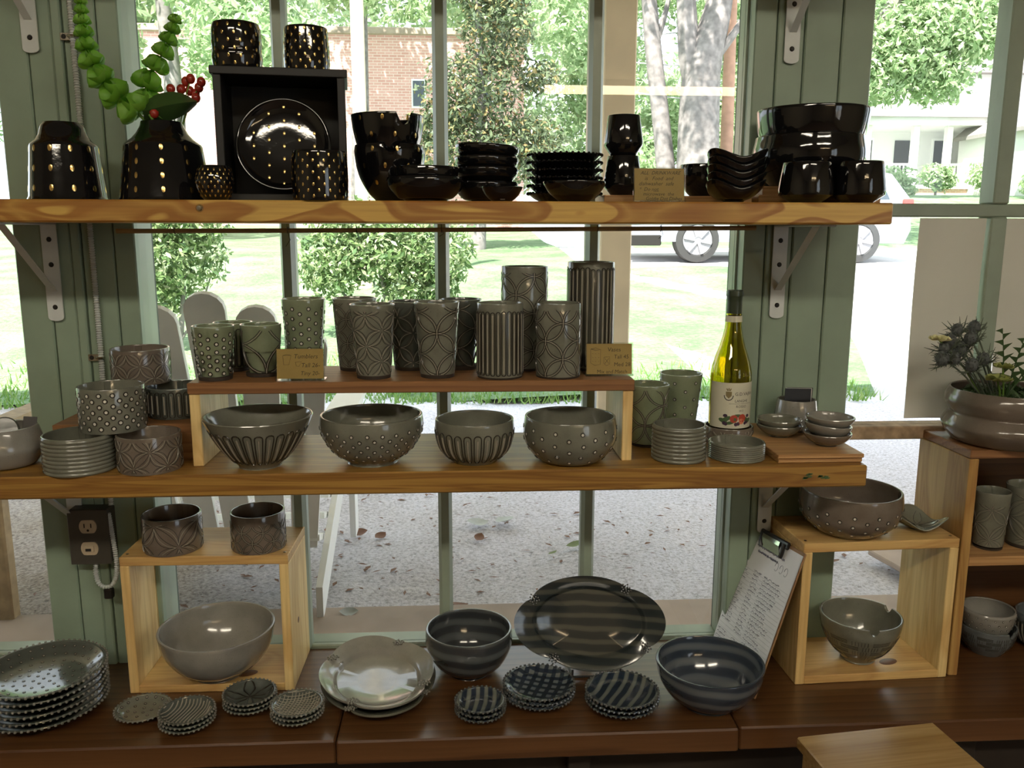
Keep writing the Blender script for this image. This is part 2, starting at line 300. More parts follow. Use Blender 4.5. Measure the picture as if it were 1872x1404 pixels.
# ------------------------------------------------------------------ mesh helpers
class MB:
    def __init__(s): s.v = []; s.f = []
    def add(s, vs, fs):
        k = len(s.v); s.v += [tuple(p) for p in vs]; s.f += [tuple(i+k for i in q) for q in fs]; return s
    def box(s, x0, x1, y0, y1, z0, z1, M=None):
        vs = [(x,y,z) for z in (z0,z1) for y in (y0,y1) for x in (x0,x1)]
        if M is not None: vs = [tuple(M @ Vector(p)) for p in vs]
        return s.add(vs, [(0,2,3,1),(4,5,7,6),(0,1,5,4),(2,6,7,3),(0,4,6,2),(1,3,7,5)])
    def bbox(s, x0, x1, y0, y1, z0, z1, b=.001, M=None):
        """box with chamfered edges"""
        vs = []; idx = {}
        X, Y, Z = (x0,x1), (y0,y1), (z0,z1)
        for i in (0,1):
            for j in (0,1):
                for k in (0,1):
                    sx, sy, sz = (1-2*i), (1-2*j), (1-2*k)
                    for a in range(3):
                        p = [X[i]+sx*b, Y[j]+sy*b, Z[k]+sz*b]
                        p[a] = (X[i],Y[j],Z[k])[a]
                        idx[(i,j,k,a)] = len(vs); vs.append(tuple(p))
        f = []
        def Q(*ks): f.append(tuple(idx[q] for q in ks))
        Q((0,0,0,0),(0,0,1,0),(0,1,1,0),(0,1,0,0)); Q((1,0,0,0),(1,1,0,0),(1,1,1,0),(1,0,1,0))
        Q((0,0,0,1),(1,0,0,1),(1,0,1,1),(0,0,1,1)); Q((0,1,0,1),(0,1,1,1),(1,1,1,1),(1,1,0,1))
        Q((0,0,0,2),(0,1,0,2),(1,1,0,2),(1,0,0,2)); Q((0,0,1,2),(1,0,1,2),(1,1,1,2),(0,1,1,2))
        for j in (0,1):
            for k in (0,1): Q((0,j,k,1),(1,j,k,1),(1,j,k,2),(0,j,k,2))
        for i in (0,1):
            for k in (0,1): Q((i,0,k,0),(i,1,k,0),(i,1,k,2),(i,0,k,2))
        for i in (0,1):
            for j in (0,1): Q((i,j,0,0),(i,j,1,0),(i,j,1,1),(i,j,0,1))
        for i in (0,1):
            for j in (0,1):
                for k in (0,1): Q((i,j,k,0),(i,j,k,1),(i,j,k,2))
        if M is not None: vs = [tuple(M @ Vector(p)) for p in vs]
        return s.add(vs, f)
    def prism(s, poly, a0, a1, axis='Y', M=None):
        """extrude a polygon: axis Y -> poly in (x,z); X -> (y,z); Z -> (x,y)"""
        n = len(poly)
        def P(p, a): return {'Y': (p[0],a,p[1]), 'X': (a,p[0],p[1]), 'Z': (p[0],p[1],a)}[axis]
        vs = [P(p,a0) for p in poly]+[P(p,a1) for p in poly]
        if M is not None: vs = [tuple(M @ Vector(p)) for p in vs]
        return s.add(vs, [tuple(range(n))[::-1], tuple(range(n,2*n))]+[(i,(i+1)%n,n+(i+1)%n,n+i) for i in range(n)])
    def lathe(s, prof, n=48, fn=None, cx=0, cy=0, cz=0):
        rings = []; vs = []; fs = []
        for r, z in prof:
            if r < 1e-6: rings.append([len(vs)]); vs.append((0,0,z))
            else:
                rings.append(list(range(len(vs), len(vs)+n)))
                vs += [(r*math.cos(2*PI*i/n), r*math.sin(2*PI*i/n), z) for i in range(n)]
        for a, b in zip(rings, rings[1:]):
            for i in range(n):
                j = (i+1) % n
                if len(a) == 1 and len(b) == 1: continue
                if len(a) == 1: fs.append((a[0], b[j], b[i]))
                elif len(b) == 1: fs.append((a[i], a[j], b[0]))
                else: fs.append((a[i], a[j], b[j], b[i]))
        if fn: vs = [fn(*p) for p in vs]
        return s.add([(x+cx,y+cy,z+cz) for x,y,z in vs], fs)
    def tube(s, pts, rad, n=6, caps=True, closed=False, taper=None):
        P = [Vector(p) for p in pts]; m = len(P); vs = []; fs = []
        up = Vector((.13,.27,.95)).normalized()
        for i, p in enumerate(P):
            a = P[(i-1) % m] if (closed or i > 0) else p
            b = P[(i+1) % m] if (closed or i < m-1) else p
            t = (b-a).normalized() if (b-a).length > 1e-9 else Vector((0,0,1))
            x = t.cross(up)
            if x.length < 1e-3: x = t.cross(Vector((1,0,0)))
            x.normalize(); y = x.cross(t)
            r = rad[i] if isinstance(rad, (list,tuple)) else rad
            vs += [tuple(p+x*(r*math.cos(2*PI*k/n))+y*(r*math.sin(2*PI*k/n))) for k in range(n)]
        for i in range(m if closed else m-1):
            j = (i+1) % m
            for k in range(n): fs.append((i*n+k, i*n+(k+1)%n, j*n+(k+1)%n, j*n+k))
        if caps and not closed: fs += [tuple(range(n))[::-1], tuple(range((m-1)*n, m*n))]
        return s.add(vs, fs)
    def ball(s, c, r, n=8, m=5, sz=1.0, M=None):
        prof = [(r*math.sin(PI*i/m), -r*sz*math.cos(PI*i/m)) for i in range(m+1)]
        prof[0] = (0,-r*sz); prof[-1] = (0,r*sz)
        if M is None: return s.lathe(prof, n, cx=c[0], cy=c[1], cz=c[2])
        t = MB().lathe(prof, n); return s.add([tuple(M @ Vector(p)) for p in t.v], t.f)
    def mesh(s, name, smooth=True, angle=38):
        me = bpy.data.meshes.new(name); me.from_pydata(s.v, [], s.f)
        if smooth:
            me.polygons.foreach_set('use_smooth', [True]*len(me.polygons)); me.set_sharp_from_angle(angle=math.radians(angle))
        me.update(); return me
    def build(s, name, mat, parent=None, smooth=True, angle=38, loc=(0,0,0), rot=(0,0,0), kind=None, label=None):
        me = s.mesh(name, smooth, angle); me.materials.append(MATS[mat])
        o = bpy.data.objects.new(name, me); COL.objects.link(o); o.location = loc; o.rotation_euler = rot
        if parent is not None: o.parent = parent
        if kind: o['kind'] = kind
        if label: o['label'] = label
        return o
def tag(o, label, cat, group=None, kind=None):
    o['label'] = label; o['category'] = cat
    if group: o['group'] = group
    if kind: o['kind'] = kind
    return o
def thing(name, label, cat, loc=(0,0,0), rot=(0,0,0), group=None):
    o = bpy.data.objects.new(name, None); COL.objects.link(o); o.empty_display_size = .02
    o.location = loc; o.rotation_euler = rot if not isinstance(rot, (int,float)) else (0,0,rot)
    return tag(o, label, cat, group)
def structure(name, loc=(0,0,0)):
    o = bpy.data.objects.new(name, None); COL.objects.link(o); o.empty_display_size = .02; o.location = loc; o['kind'] = 'structure'; return o
def copy_tree(o, parent=None):
    c = o.copy(); COL.objects.link(c); c.parent = parent
    for ch in list(o.children): copy_tree(ch, c)
    return c
def text_mb(body, size, shear=0.0, align='LEFT'):
    cu = bpy.data.curves.new('lettering', 'FONT'); cu.body = body; cu.size = size; cu.shear = shear; cu.align_x = align; cu.resolution_u = 2
    o = bpy.data.objects.new('lettering', cu); COL.objects.link(o)
    bpy.context.view_layer.update()
    me = o.evaluated_get(bpy.context.evaluated_depsgraph_get()).to_mesh()
    mb = MB(); mb.add([tuple(v.co) for v in me.vertices], [tuple(p.vertices) for p in me.polygons])
    bpy.data.objects.remove(o); bpy.data.curves.remove(cu); return mb
def catmull(pts, k=4):
    out = []
    for i in range(len(pts)-1):
        p0 = pts[max(i-1,0)]; p1 = pts[i]; p2 = pts[i+1]; p3 = pts[min(i+2,len(pts)-1)]
        for j in range(k):
            t = j/k
            out.append(tuple(.5*((2*p1[d])+(-p0[d]+p2[d])*t+(2*p0[d]-5*p1[d]+4*p2[d]-p3[d])*t*t+(-p0[d]+3*p1[d]-3*p2[d]+p3[d])*t**3) for d in range(len(p1))))
    out.append(tuple(pts[-1])); return out

# ================================================================== THE SETTING: room shell
ZT, ZM, ZB = 1.541, 1.1214, .671           # tops of upper shelf, middle shelf, bench
YF, YW, YG = 1.3015, 1.56, 1.61            # shelf fronts, wall face, glass
RX0, RX1, RY0, CEIL = -2.7, 3.1, -6.3, 2.78
def shell(name, mat, *b):
    o = MB().box(*b).build(name, mat, smooth=False); o['kind'] = 'structure'; return o
shell('floor', 'interior_floor', RX0, RX1, RY0, 1.7, -.08, 0)
shell('ceiling', 'interior_ceiling', RX0, RX1, RY0, 1.72, CEIL, CEIL+.08)
shell('wall_left', 'interior_wall', RX0-.1, RX0, RY0, 1.72, 0, CEIL)
wr = structure('wall_right')
for b in ((RY0,-4.6,0,CEIL),(-2.2,1.72,0,CEIL),(-4.6,-2.2,0,.85),(-4.6,-2.2,2.35,CEIL)): MB().box(RX1, RX1+.1, b[0], b[1], b[2], b[3]).build('wall_panel', 'interior_wall', wr, smooth=False)
w4 = structure('window_4')
for y in (-4.6,-3.42,-2.24): MB().bbox(RX1+.01, RX1+.07, y, y+.04, .85, 2.35, .003).build('stile', 'white_paint', w4)
for z in (.85,2.31): MB().bbox(RX1+.01, RX1+.07, -4.56, -2.24, z, z+.04, .003).build('rail', 'white_paint', w4)
for y0, y1 in ((-4.56,-3.42),(-3.38,-2.24)): MB().box(RX1+.038, RX1+.042, y0, y1, .89, 2.31).build('pane', 'window_glass', w4, smooth=False)
shell('wall_rear', 'interior_wall', RX0-.1, RX1+.1, RY0-.1, RY0, 0, CEIL)

# window wall: painted plank posts between the windows, apron below, header above
WX = dict(l0=RX0, l1=-.787, c0=-.577, c1=.521, r0=.739, r1=RX1)
wall = structure('wall_window')
MB().box(RX0, RX1, 1.60, 1.70, 0, .640).build('apron', 'dark_recess', wall, smooth=False)
MB().box(RX0, RX1, 1.60, 1.70, 2.40, CEIL).build('header', 'sage_paint', wall, smooth=False)
def plank_post(x0, x1, fr):
    MB().box(x0+.004, x1-.004, YW+.012, 1.66, .60, 2.42).build('post_core', 'sage_groove', wall, smooth=False)
    xs = [x0+(x1-x0)*f for f in fr]
    for i, (a, b) in enumerate(zip(xs, xs[1:])):
        proud = .004 if (b-a) < .03 else 0
        MB().bbox(a+.0009, b-.0009, YW-proud, YW+.02, .60, 2.42, .0022).build('plank', 'sage_paint', wall, angle=20)
plank_post(WX['l1'], WX['c0'], [0, .27, .47, .555, .82, 1])
plank_post(WX['c1'], WX['r0'], [0, .19, .42, .73, 1])

def strip(w, name, x0, x1, y0, y1, z0, z1, mat='sage_trim', b=.0025):
    return MB().bbox(x0, x1, y0, y1, z0, z1, b).build(name, mat, w, angle=20)
def pane(w, x0, x1, z0, z1, y=YG):
    return MB().box(x0, x1, y-.002, y+.002, z0, z1).build('pane', 'window_glass', w, smooth=False)
def mullion(w, xc, z0, z1, hw=.0135):
    mb = MB()
    mb.prism([(xc-hw,1.600),(xc-hw*.55,1.586),(xc+hw*.55,1.586),(xc+hw,1.600),(xc+hw,1.620),(xc+hw*.6,1.634),(xc-hw*.6,1.634),(xc-hw,1.620)], z0, z1, 'Z')
    return mb.build('mullion', 'sage_trim', w, smooth=False)
ZW0, ZW1 = .678, 2.40
# centre window
w2 = structure('window_2')
strip(w2, 'jamb', WX['c0']-.02, WX['c0']-.002, 1.578, 1.65, .64, ZW1); strip(w2, 'jamb_stop', WX['c0']-.012, -.586, 1.596, 1.63, .64, ZW1)
strip(w2, 'jamb', WX['c1']+.002, WX['c1']+.02, 1.578, 1.65, .64, ZW1); strip(w2, 'jamb_stop', .5195, WX['c1']+.012, 1.596, 1.63, .64, ZW1)
strip(w2, 'bottom_rail', -.586, .52, 1.598, 1.65, .64, ZW0); strip(w2, 'top_rail', -.586, .52, 1.598, 1.65, ZW1-.03, ZW1+.02)
for x, s in ((WX['c0']-.002,1),(WX['c1']+.002,-1)):
    for k, (dx, y) in enumerate(((-.001,1.5745),(-.0060,1.586))): strip(w2, 'jamb_bead', min(x+s*dx,x+s*(dx-.0042)), max(x+s*dx,x+s*(dx-.0042)), y-.004, y+.006, .66, ZW1, b=.0015)
ms = [-.3185, -.036, .246]
for x in ms: mullion(w2, x, ZW0-.004, ZW1-.02)
xs = [-.586]+ms+[.5195]
for i, (a, b) in enumerate(zip(xs, xs[1:])): pane(w2, a+(.013 if i else 0), b-(.013 if i < 3 else 0), ZW0, ZW1-.03)
# left window
w1 = structure('window_1')
strip(w1, 'jamb', WX['l1']-.002, WX['l1']+.018, 1.578, 1.65, .64, ZW1); strip(w1, 'bottom_rail', -1.9, -.79, 1.598, 1.65, .64, ZW0)
strip(w1, 'top_rail', -1.9, -.79, 1.598, 1.65, ZW1-.03, ZW1+.02)
for x in (-1.07, -1.35, -1.63): mullion(w1, x, ZW0-.004, ZW1-.02)
for a, b in ((-1.885,-1.643),(-1.617,-1.363),(-1.337,-1.083),(-1.057,-.788)): pane(w1, a, b, ZW0, ZW1-.03)
MB().box(RX0, -1.88, 1.58, 1.68, .62, 2.42).build('end_wall', 'sage_paint', wall, smooth=False)
# right window, with cross rails
w3 = structure('window_3')
strip(w3, 'jamb', WX['r0']-.018, WX['r0']+.002, 1.578, 1.65, .64, ZW1); strip(w3, 'bottom_rail', .74, 2.3, 1.598, 1.65, .64, ZW0)
strip(w3, 'top_rail', .74, 2.3, 1.598, 1.65, ZW1-.03, ZW1+.02)
strip(w3, 'cross_rail', .74, 2.3, 1.590, 1.632, 1.524, 1.549); strip(w3, 'low_rail', .74, 2.3, 1.586, 1.64, 1.091, 1.117, 'peeled_wood')
for x in (1.0235, 1.33, 1.64, 1.95): 
    strip(w3, 'mullion', x-.016, x+.016, 1.586, 1.634, 1.549, ZW1-.03); strip(w3, 'mullion', x-.016, x+.016, 1.586, 1.634, 1.117, 1.524)
for a, b in ((.741,1.008),(1.039,1.315),(1.345,1.625),(1.655,1.935),(1.965,2.28)):
    pane(w3, a, b, 1.549, ZW1-.03); pane(w3, a, b, 1.117, 1.524); pane(w3, a, b, ZW0, 1.091)
MB().box(2.28, RX1, 1.58, 1.68, .62, 2.42).build('end_wall', 'sage_paint', wall, smooth=False)
for a, b, l in ((.872,1.003,'wide pale paper blind hung in the right window beside the bright gap'),(1.045,1.315,'pale paper blind behind the planter, right of the green mullion')):
    mb = MB(); nz = 12; vs = []
    for k in range(nz+1):
        z = 1.522-(1.522-1.133)*k/nz; bow = .003*math.sin(k/nz*PI*1.5)
        for x in np.linspace(a, b, 6): vs.append((x, 1.594+bow+.0015*math.sin(x*50), z))
    for k in range(nz+1):
        z = 1.522-(1.522-1.133)*k/nz; bow = .003*math.sin(k/nz*PI*1.5)
        for x in np.linspace(a, b, 6): vs.append((x, 1.5955+bow+.0015*math.sin(x*50), z))
    H = (nz+1)*6; fs = []
    for k in range(nz):
        for i in range(5):
            q = (k*6+i, k*6+i+1, (k+1)*6+i+1, (k+1)*6+i); fs.append(q); fs.append(tuple(H+t for t in q[::-1]))
    mb.add(vs, fs); ob = tag(mb.build('paper_blind', 'blind_paper'), l, 'blind', 'paper blinds in the right window')

# ================================================================== shelves and bench
def shelf(name, label, x0, x1, y0, y1, z1, t, mat, cat='shelf'):
    o = MB().bbox(x0, x1, y0, y1, z1-t, z1, .0025).build(name, mat, angle=20); return tag(o, label, cat)
s1 = shelf('wall_shelf', 'thick pine upper shelf carrying the glossy black pottery', -1.6, .668, YF, YW-.001, ZT, .033, 'shelf_pine')
s2 = shelf('wall_shelf', 'thick worn pine middle shelf carrying the grey bowls and riser', -1.6, .660, YF, YW-.001, ZM, .036, 'shelf_pine_worn')
s0 = shelf('wall_shelf', 'pine top shelf above the brackets at the upper edge', -1.6, .668, YF, YW-.001, 1.995, .033, 'shelf_pine')
bolt = MB().lathe([(0,.004),(.0035,.0035),(.0055,.001),(.006,0)], 14).build('bolt_head', 'steel', s1, loc=(-.385,YF,ZT-.012), rot=(PI/2,0,0))
bolt['label'] = 'round steel bolt head in the shelf front'
for (x, s) in ((.590,.010),(.562,.007)):
    pm = MB()
    for k in range(5):
        a, b = random.uniform(-1,1)*s, random.uniform(-1,1)*.004
        pm.prism([(a-.004,b-.0015),(a+.003,b-.001),(a+.005,b+.0012),(a-.002,b+.002)], -.0008, 0, 'Y')
    pm.build('paint_smear', 'label_green', s2, loc=(x,YF-.0002,ZM-.017), smooth=False, kind='stuff')
for (x0, x1, lab, dy) in ((-1.6,-.214,'left length of the reddish wooden window bench under the beaded plates',.004),(-.212,.462,'middle length of the reddish wooden window bench under the striped pottery',0),(.464,2.0,'right length of the reddish wooden window bench under the clipboard',.004)):
    tag(MB().bbox(x0, x1, 1.277+dy, 1.599, ZB-.043, ZB, .003).build('window_bench', 'bench_wood', angle=20), lab, 'bench', 'lengths of the window bench')
# dark cupboard base below the bench
cb = structure('trim_1')
MB().box(-1.9, 2.1, 1.36, 1.598, .08, ZB-.045).build('kick_panel', 'dark_recess', cb, smooth=False)
for x in (-1.2,-.5,.2,.9): MB().bbox(x-.02, x+.02, 1.335, 1.36, .0, ZB-.045, .002).build('base_stile', 'dark_recess', cb, angle=20)

# brackets
def bracket(x, zt, label, hang=.165):
    """white stamped steel bracket: wall arm, shelf arm and diagonal brace; zt = underside of the shelf"""
    t = thing('shelf_bracket', label, 'bracket', (x, YW-.0045, zt), group='white steel shelf brackets')
    n = 8; hw = .0135
    poly = [(-hw,0),(hw,0)]+[(hw*math.cos(a), -hang+hw*.5*(-math.sin(a))) for a in np.linspace(0, PI, n)]
    wa = MB().prism(poly, -.0022, .0005, 'Y'); wa = wa.build('wall_arm', 'white_steel', t, angle=25)
    for z in (-.028, -.072, -.147):
        MB().lathe([(0,.0022),(.0028,.002),(.0042,.0005),(.0046,0)], 10).build('screw', 'screw_dark', t, loc=(0,-.0022,z), rot=(PI/2,0,0))
    MB().bbox(-hw, hw, -.205, 0, -.0032, -.0004, .001).build('shelf_arm', 'white_steel', t, angle=25)
    a = Vector((0,-.155,-.003)); b = Vector((0,-.002,-.118)); d = (b-a); L = d.length; d.normalize(); n_ = Vector((1,0,0)); u = n_.cross(d)
    mb = MB(); w = .0065
    for k, p in enumerate((a, a+d*.02, b-d*.02, b)):
        for q in ((-w,-.0015),(-w*.4,.0045),(w*.4,.0045),(w,-.0015)): mb.v.append(tuple(p+n_*q[0]+u*q[1]))
    for k in range(3):
        for i in range(4): mb.f.append((k*4+i, k*4+(i+1)%4, (k+1)*4+(i+1)%4, (k+1)*4+i))
    mb.f += [(3,2,1,0),(12,13,14,15)]
    mb.build('brace', 'white_steel', t, angle=25)
    return t
for x, tag_ in ((-.722,'left'),(.588,'right')):
    near = 'beside the metal conduit' if x < 0 else 'beside the bright right window'
    bracket(x, 1.995-.0331, 'white steel bracket above the black pottery, '+near)
    bracket(x, ZT-.0331, 'white steel bracket under the upper shelf, '+near)
    bracket(x, ZM-.0361, 'white steel bracket under the middle shelf, '+('by the outlet box' if x < 0 else 'above the clipboard'))

# armoured cable, clip, outlet box
def conduit(pts, rad=.0052):
    P = catmull(pts, 14); Q = [P[0]]; acc = 0; step = .0021
    for a, b in zip(P, P[1:]):
        A, B = Vector(a), Vector(b); L = (B-A).length; s = step-acc
        while s < L: Q.append(tuple(A+(B-A)*(s/L))); s += step
        acc = L-(s-step)
    return MB().tube(Q, [rad*(1.0 if i % 2 else .66) for i in range(len(Q))], 8)
cd = tag(conduit([(-.650,1.549,2.30),(-.650,1.549,1.874),(-.649,1.549,1.65),(-.648,1.549,1.3),(-.651,1.547,1.05),(-.650,1.542,.995)]).build('metal_conduit', 'conduit_metal'), 'flexible ribbed metal conduit running down the left green post', 'conduit')
for z in (1.817, 1.27):
    c = thing('conduit_clip', 'small steel clip holding the conduit '+('beside the green bells' if z > 1.5 else 'beside the stacked cuffs'), 'clip', (-.650,1.553,z))
    MB().bbox(-.022,-.003,-.0012,.0012,-.006,.006,.0004).build('tab', 'steel', c)
    MB().tube([(.007*math.cos(a),-.004-.007*math.sin(a),0) for a in np.linspace(-.3,PI+.3,9)], .0022, 6).build('strap', 'steel', c)
    MB().lathe([(0,.002),(.003,.0015),(.0042,0)],10).build('screw', 'screw_dark', c, loc=(-.016,-.0012,0), rot=(PI/2,0,0))
ob = thing('outlet_box', 'dark metal outlet box with ivory receptacle on the left post', 'outlet', (-.6865,1.56,.941))
MB().bbox(-.036,.036,-.034,0,-.052,.052,.003).build('box', 'outlet_box', ob, angle=20)
MB().bbox(-.0365,.0365,-.0365,-.034,-.0525,.0525,.001).build('cover_plate', 'outlet_box', ob, angle=20)
for zc in (.021,-.021):
    mb = MB(); poly = [(.0155*math.cos(a), max(-.0125,min(.0125,.0165*math.sin(a)))) for a in np.linspace(0,2*PI,25)[:-1]]
    rc = mb.prism([(p[0],p[1]+zc) for p in poly], -.039, -.0365, 'Y').build('receptacle', 'ivory_plastic', ob, angle=20)
    if zc > 0:
        for x in (-.006,.006): MB().box(x-.001,x+.001,-.0394,-.0388,zc-.002,zc+.006).build('slot', 'screw_dark', rc, smooth=False)
        MB().lathe([(0,.0003),(.0024,0)],8).build('ground_hole', 'screw_dark', rc, loc=(0,-.0391,zc-.007), rot=(PI/2,0,0))
    else:
        MB().bbox(-.009,.009,-.042,-.039,zc-.006,zc+.006,.001).build('adapter', 'ivory_plastic', rc)
        MB().box(-.006,.004,-.0425,-.0418,zc-.004,zc+.001).build('slot', 'screw_dark', rc, smooth=False)
lp = thing('cable_loop', 'ribbed metal cable looping below the outlet box', 'cable', (0,0,0))
conduit([(-.651,1.530,.985),(-.645,1.527,.93),(-.643,1.527,.880),(-.650,1.527,.852),(-.664,1.527,.842),(-.678,1.527,.850),(-.683,1.530,.872),(-.682,1.535,.892)], .0048).build('cable', 'conduit_metal', lp)
MB().bbox(-.008,.008,-.006,.006,-.012,.008,.002).build('cable_end', 'screw_dark', lp, loc=(-.661,1.527,.832))

# dowel hung behind the upper shelf
dw = thing('wooden_dowel', 'thin wooden dowel hung on wires below the upper shelf', 'dowel', (0,0,0))
MB().tube([(-.60,1.540,1.4945),(-.3,1.540,1.496),(.1,1.540,1.499),(.535,1.540,1.5025)], .0042, 8).build('rod', 'dowel', dw)
for x, L in ((-.50,.0),(-.305,.028),(-.185,.02),(-.035,.012),(.245,.0),(.36,.018)):
    z = 1.4945+(x+.6)/1.135*.008
    mb = MB().tube([(x,1.5345,1.508),(x,1.5345,z)]+[(x,1.540-.0055*math.cos(a),z-.0055*math.sin(a)) for a in np.linspace(0,2*PI,9)]+([(x+.004,1.536,z-L*.6),(x-.004,1.536,z-L)] if L else []), .0006, 4)
    mb.build('wire_loop', 'twine', dw)

# ceiling lamps of the shop, behind the viewer
def strip_lamp(x0, x1, y, w, mat, label, drop=.006):
    t = thing('ceiling_light', label, 'lamp', ((x0+x1)/2, y, CEIL-.001))
    h = (x1-x0)/2
    MB().bbox(-h-.02, h+.02, -w/2-.02, w/2+.02, -.05, 0, .004).build('housing', 'lamp_housing', t, angle=20)
    MB().bbox(-h, h, -w/2, w/2, -.0505-drop, -.0505, .002).build('diffuser', mat, t, angle=20)
strip_lamp(-1.35, -.15, -1.0, .28, 'lamp_near', 'long ceiling lamp nearest the window, left')
strip_lamp(.35, 1.55, -1.0, .28, 'lamp_near', 'long ceiling lamp nearest the window, right')
strip_lamp(.74, 2.60, -4.5, .09, 'lamp_far', 'narrow amber ceiling lamp deep in the shop', .06)

# ================================================================== OUTDOORS
GZ = .30
o = MB().box(-6, 4.6, 1.72, 2.54, GZ-.3, GZ+.02).build('porch_slab', 'concrete', smooth=False); o['kind'] = 'structure'
# gravel yard as a gently uneven sheet
def sheet(name, mat, xs, ys, zf, kind='structure'):
    vs = [(x,y,zf(x,y)) for y in ys for x in xs]; n = len(xs); k = len(vs)
    fs = [(j*n+i, j*n+i+1, (j+1)*n+i+1, (j+1)*n+i) for j in range(len(ys)-1) for i in range(n-1)]
    o = MB().add(vs, fs).build(name, mat); o['kind'] = kind; return o
bumpy = lambda x, y: .012*math.sin(x*3.1+y*1.7)+.010*math.sin(x*7.3-y*5.1)+.006*math.sin(x*17+y*13)
sheet('gravel_yard', 'gravel', np.linspace(-9,9,110), np.linspace(2.5,6.6,50), lambda x,y: GZ+bumpy(x,y))
def lawn_z(x, y):
    t = max(0, y-5.9); z = GZ+.02+.082*t
    if y > 14: z = GZ+.02+.082*8.1+.045*(y-14)
    return z
sheet('lawn', 'lawn_grass', np.linspace(-30,1.9,60), np.concatenate([np.linspace(5.85,14,60),np.linspace(15,46,40)]), lambda x,y: lawn_z(x,y)+.03*math.sin(x*2+y))
sheet('lawn_bank', 'lawn_grass', np.linspace(3.6,40,50), np.linspace(17,60,50), lambda x,y: lawn_z(x,y)+max(0,min(1,(y-19)/10))*1.0-.06*max(0,1-(y-17)/1.2))
vg = MB(); _ys = np.linspace(5.95,13.2,40)
for y in _ys:
    for q in np.linspace(0,1,8): x = 1.86+(1.19+.36*(y-6))*q; vg.v.append((x,y,lawn_z(x,y)+.03*math.sin(x*2+y)-.006))
vg.f = [(j*8+i,j*8+i+1,(j+1)*8+i+1,(j+1)*8+i) for j in range(39) for i in range(7)]
vg.build('lawn_verge','lawn_grass')['kind'] = 'structure'
sheet('driveway', 'asphalt', np.linspace(1.6,40,60), np.linspace(5.9,18,30), lambda x,y: lawn_z(x,y)-.03)
# grass fringe where lawn meets gravel
vs, fs = [], []
for i in range(5200):
    x = random.uniform(-4,3.0); y = 5.75+abs(random.gauss(0,.55)); z = lawn_z(x,y)-.02; h = random.uniform(.04,.10); a = random.uniform(0,PI); w = random.uniform(.004,.010)
    dx, dy = w*math.cos(a), w*math.sin(a); lx, ly = random.uniform(-.05,.05), random.uniform(-.05,.05); k = len(vs)
    vs += [(x-dx,y-dy,z),(x+dx,y+dy,z),(x+lx,y+ly,z+h)]; fs.append((k,k+1,k+2))
tag(MB().add(vs, fs).build('grass_fringe', 'grass_blade', smooth=False), 'ragged grass blades along the edge of the lawn', 'grass', kind='stuff')

sheet('side_yard', 'gravel', np.linspace(3.3,16,12), np.linspace(-14,2.5,12), lambda x,y: .2)
# porch roof shading the gravel, and its post
o = MB().box(-7, 6, 1.70, 4.75, 2.74, 2.86).build('porch_roof', 'cream_paint', smooth=False); o['kind'] = 'structure'
MB().box(-7, 6, 4.05, 4.25, 2.62, 2.74).build('porch_beam', 'cream_paint', smooth=False)['kind'] = 'structure'
pp = thing('porch_post', 'square cream wooden porch post outside the window', 'post', (.748,4.2,GZ))
MB().bbox(-.076,.076,-.076,.076,0,2.33,.006).build('shaft', 'cream_paint', pp, angle=20)
MB().bbox(-.09,.09,-.09,.09,0,.10,.006).build('base_trim', 'cream_paint', pp, angle=20)
pl = thing('pale_pole', 'pale round pole standing before the brick building', 'pole', (-1.24,11,.7))
MB().lathe([(.11,0),(.11,.1),(.085,.15),(.08,5.5),(0,5.5)],16).build('shaft', 'cream_paint', pl)

# foliage
def leaves(n, blobs, size, up=.3, seed=0, clump=.35):
    r = np.random.default_rng(seed); w = np.array([b[3]*b[4]*b[5] for b in blobs])**.67; w /= w.sum()
    pick = r.choice(len(blobs), n, p=w); B = np.array([b[:6] for b in blobs])[pick]
    d = r.normal(size=(n,3)); d /= np.linalg.norm(d, axis=1)[:,None]
    rad = r.uniform(0,1,n)**clump
    # lumpy shell
    lump = 1+.18*np.sin(d[:,0]*7+pick)*np.sin(d[:,1]*6+2*pick)+.12*np.sin(d[:,2]*11+pick)
    C = B[:,:3]+d*B[:,3:6]*(rad*lump)[:,None]
    t = r.normal(size=(n,3)); t /= np.linalg.norm(t, axis=1)[:,None]
    nn = d*.6+r.normal(size=(n,3))*.7; nn[:,2] += up; nn /= np.linalg.norm(nn, axis=1)[:,None]
    t -= nn*(t*nn).sum(1)[:,None]; t /= np.linalg.norm(t, axis=1)[:,None]; b = np.cross(nn, t)
    s = (size*r.uniform(.6,1.3,n))[:,None]
    V = np.stack([C-t*s, C+b*s*.42+nn*s*.1, C+t*s, C-b*s*.42+nn*s*.1], 1).reshape(-1,3)
    F = np.arange(4*n).reshape(-1,4)
    mb = MB(); mb.v = V.tolist(); mb.f = F.tolist(); return mb
def tree(name, label, cat, base, trunk, blobs, n, size, mat, branches=(), seed=1, group=None, barkm='bark', clump=.35):
    t = thing(name, label, cat, base, group=group)
    tb = MB().tube(catmull([p[:3] for p in trunk], 5), list(np.interp(np.linspace(0,1,5*(len(trunk)-1)+1), np.linspace(0,1,len(trunk)), [p[3] for p in trunk])), 12)
    for pts, r0, r1 in branches: 
        P = catmull(pts, 4); tb.tube(P, list(np.linspace(r0, r1, len(P))), 7)
    tb.build('trunk', barkm, t)
    if n: leaves(n, blobs, size, seed=seed, clump=clump).build('foliage', mat, t, smooth=False)
    return t
SH = 'garden shrubs on the lawn'
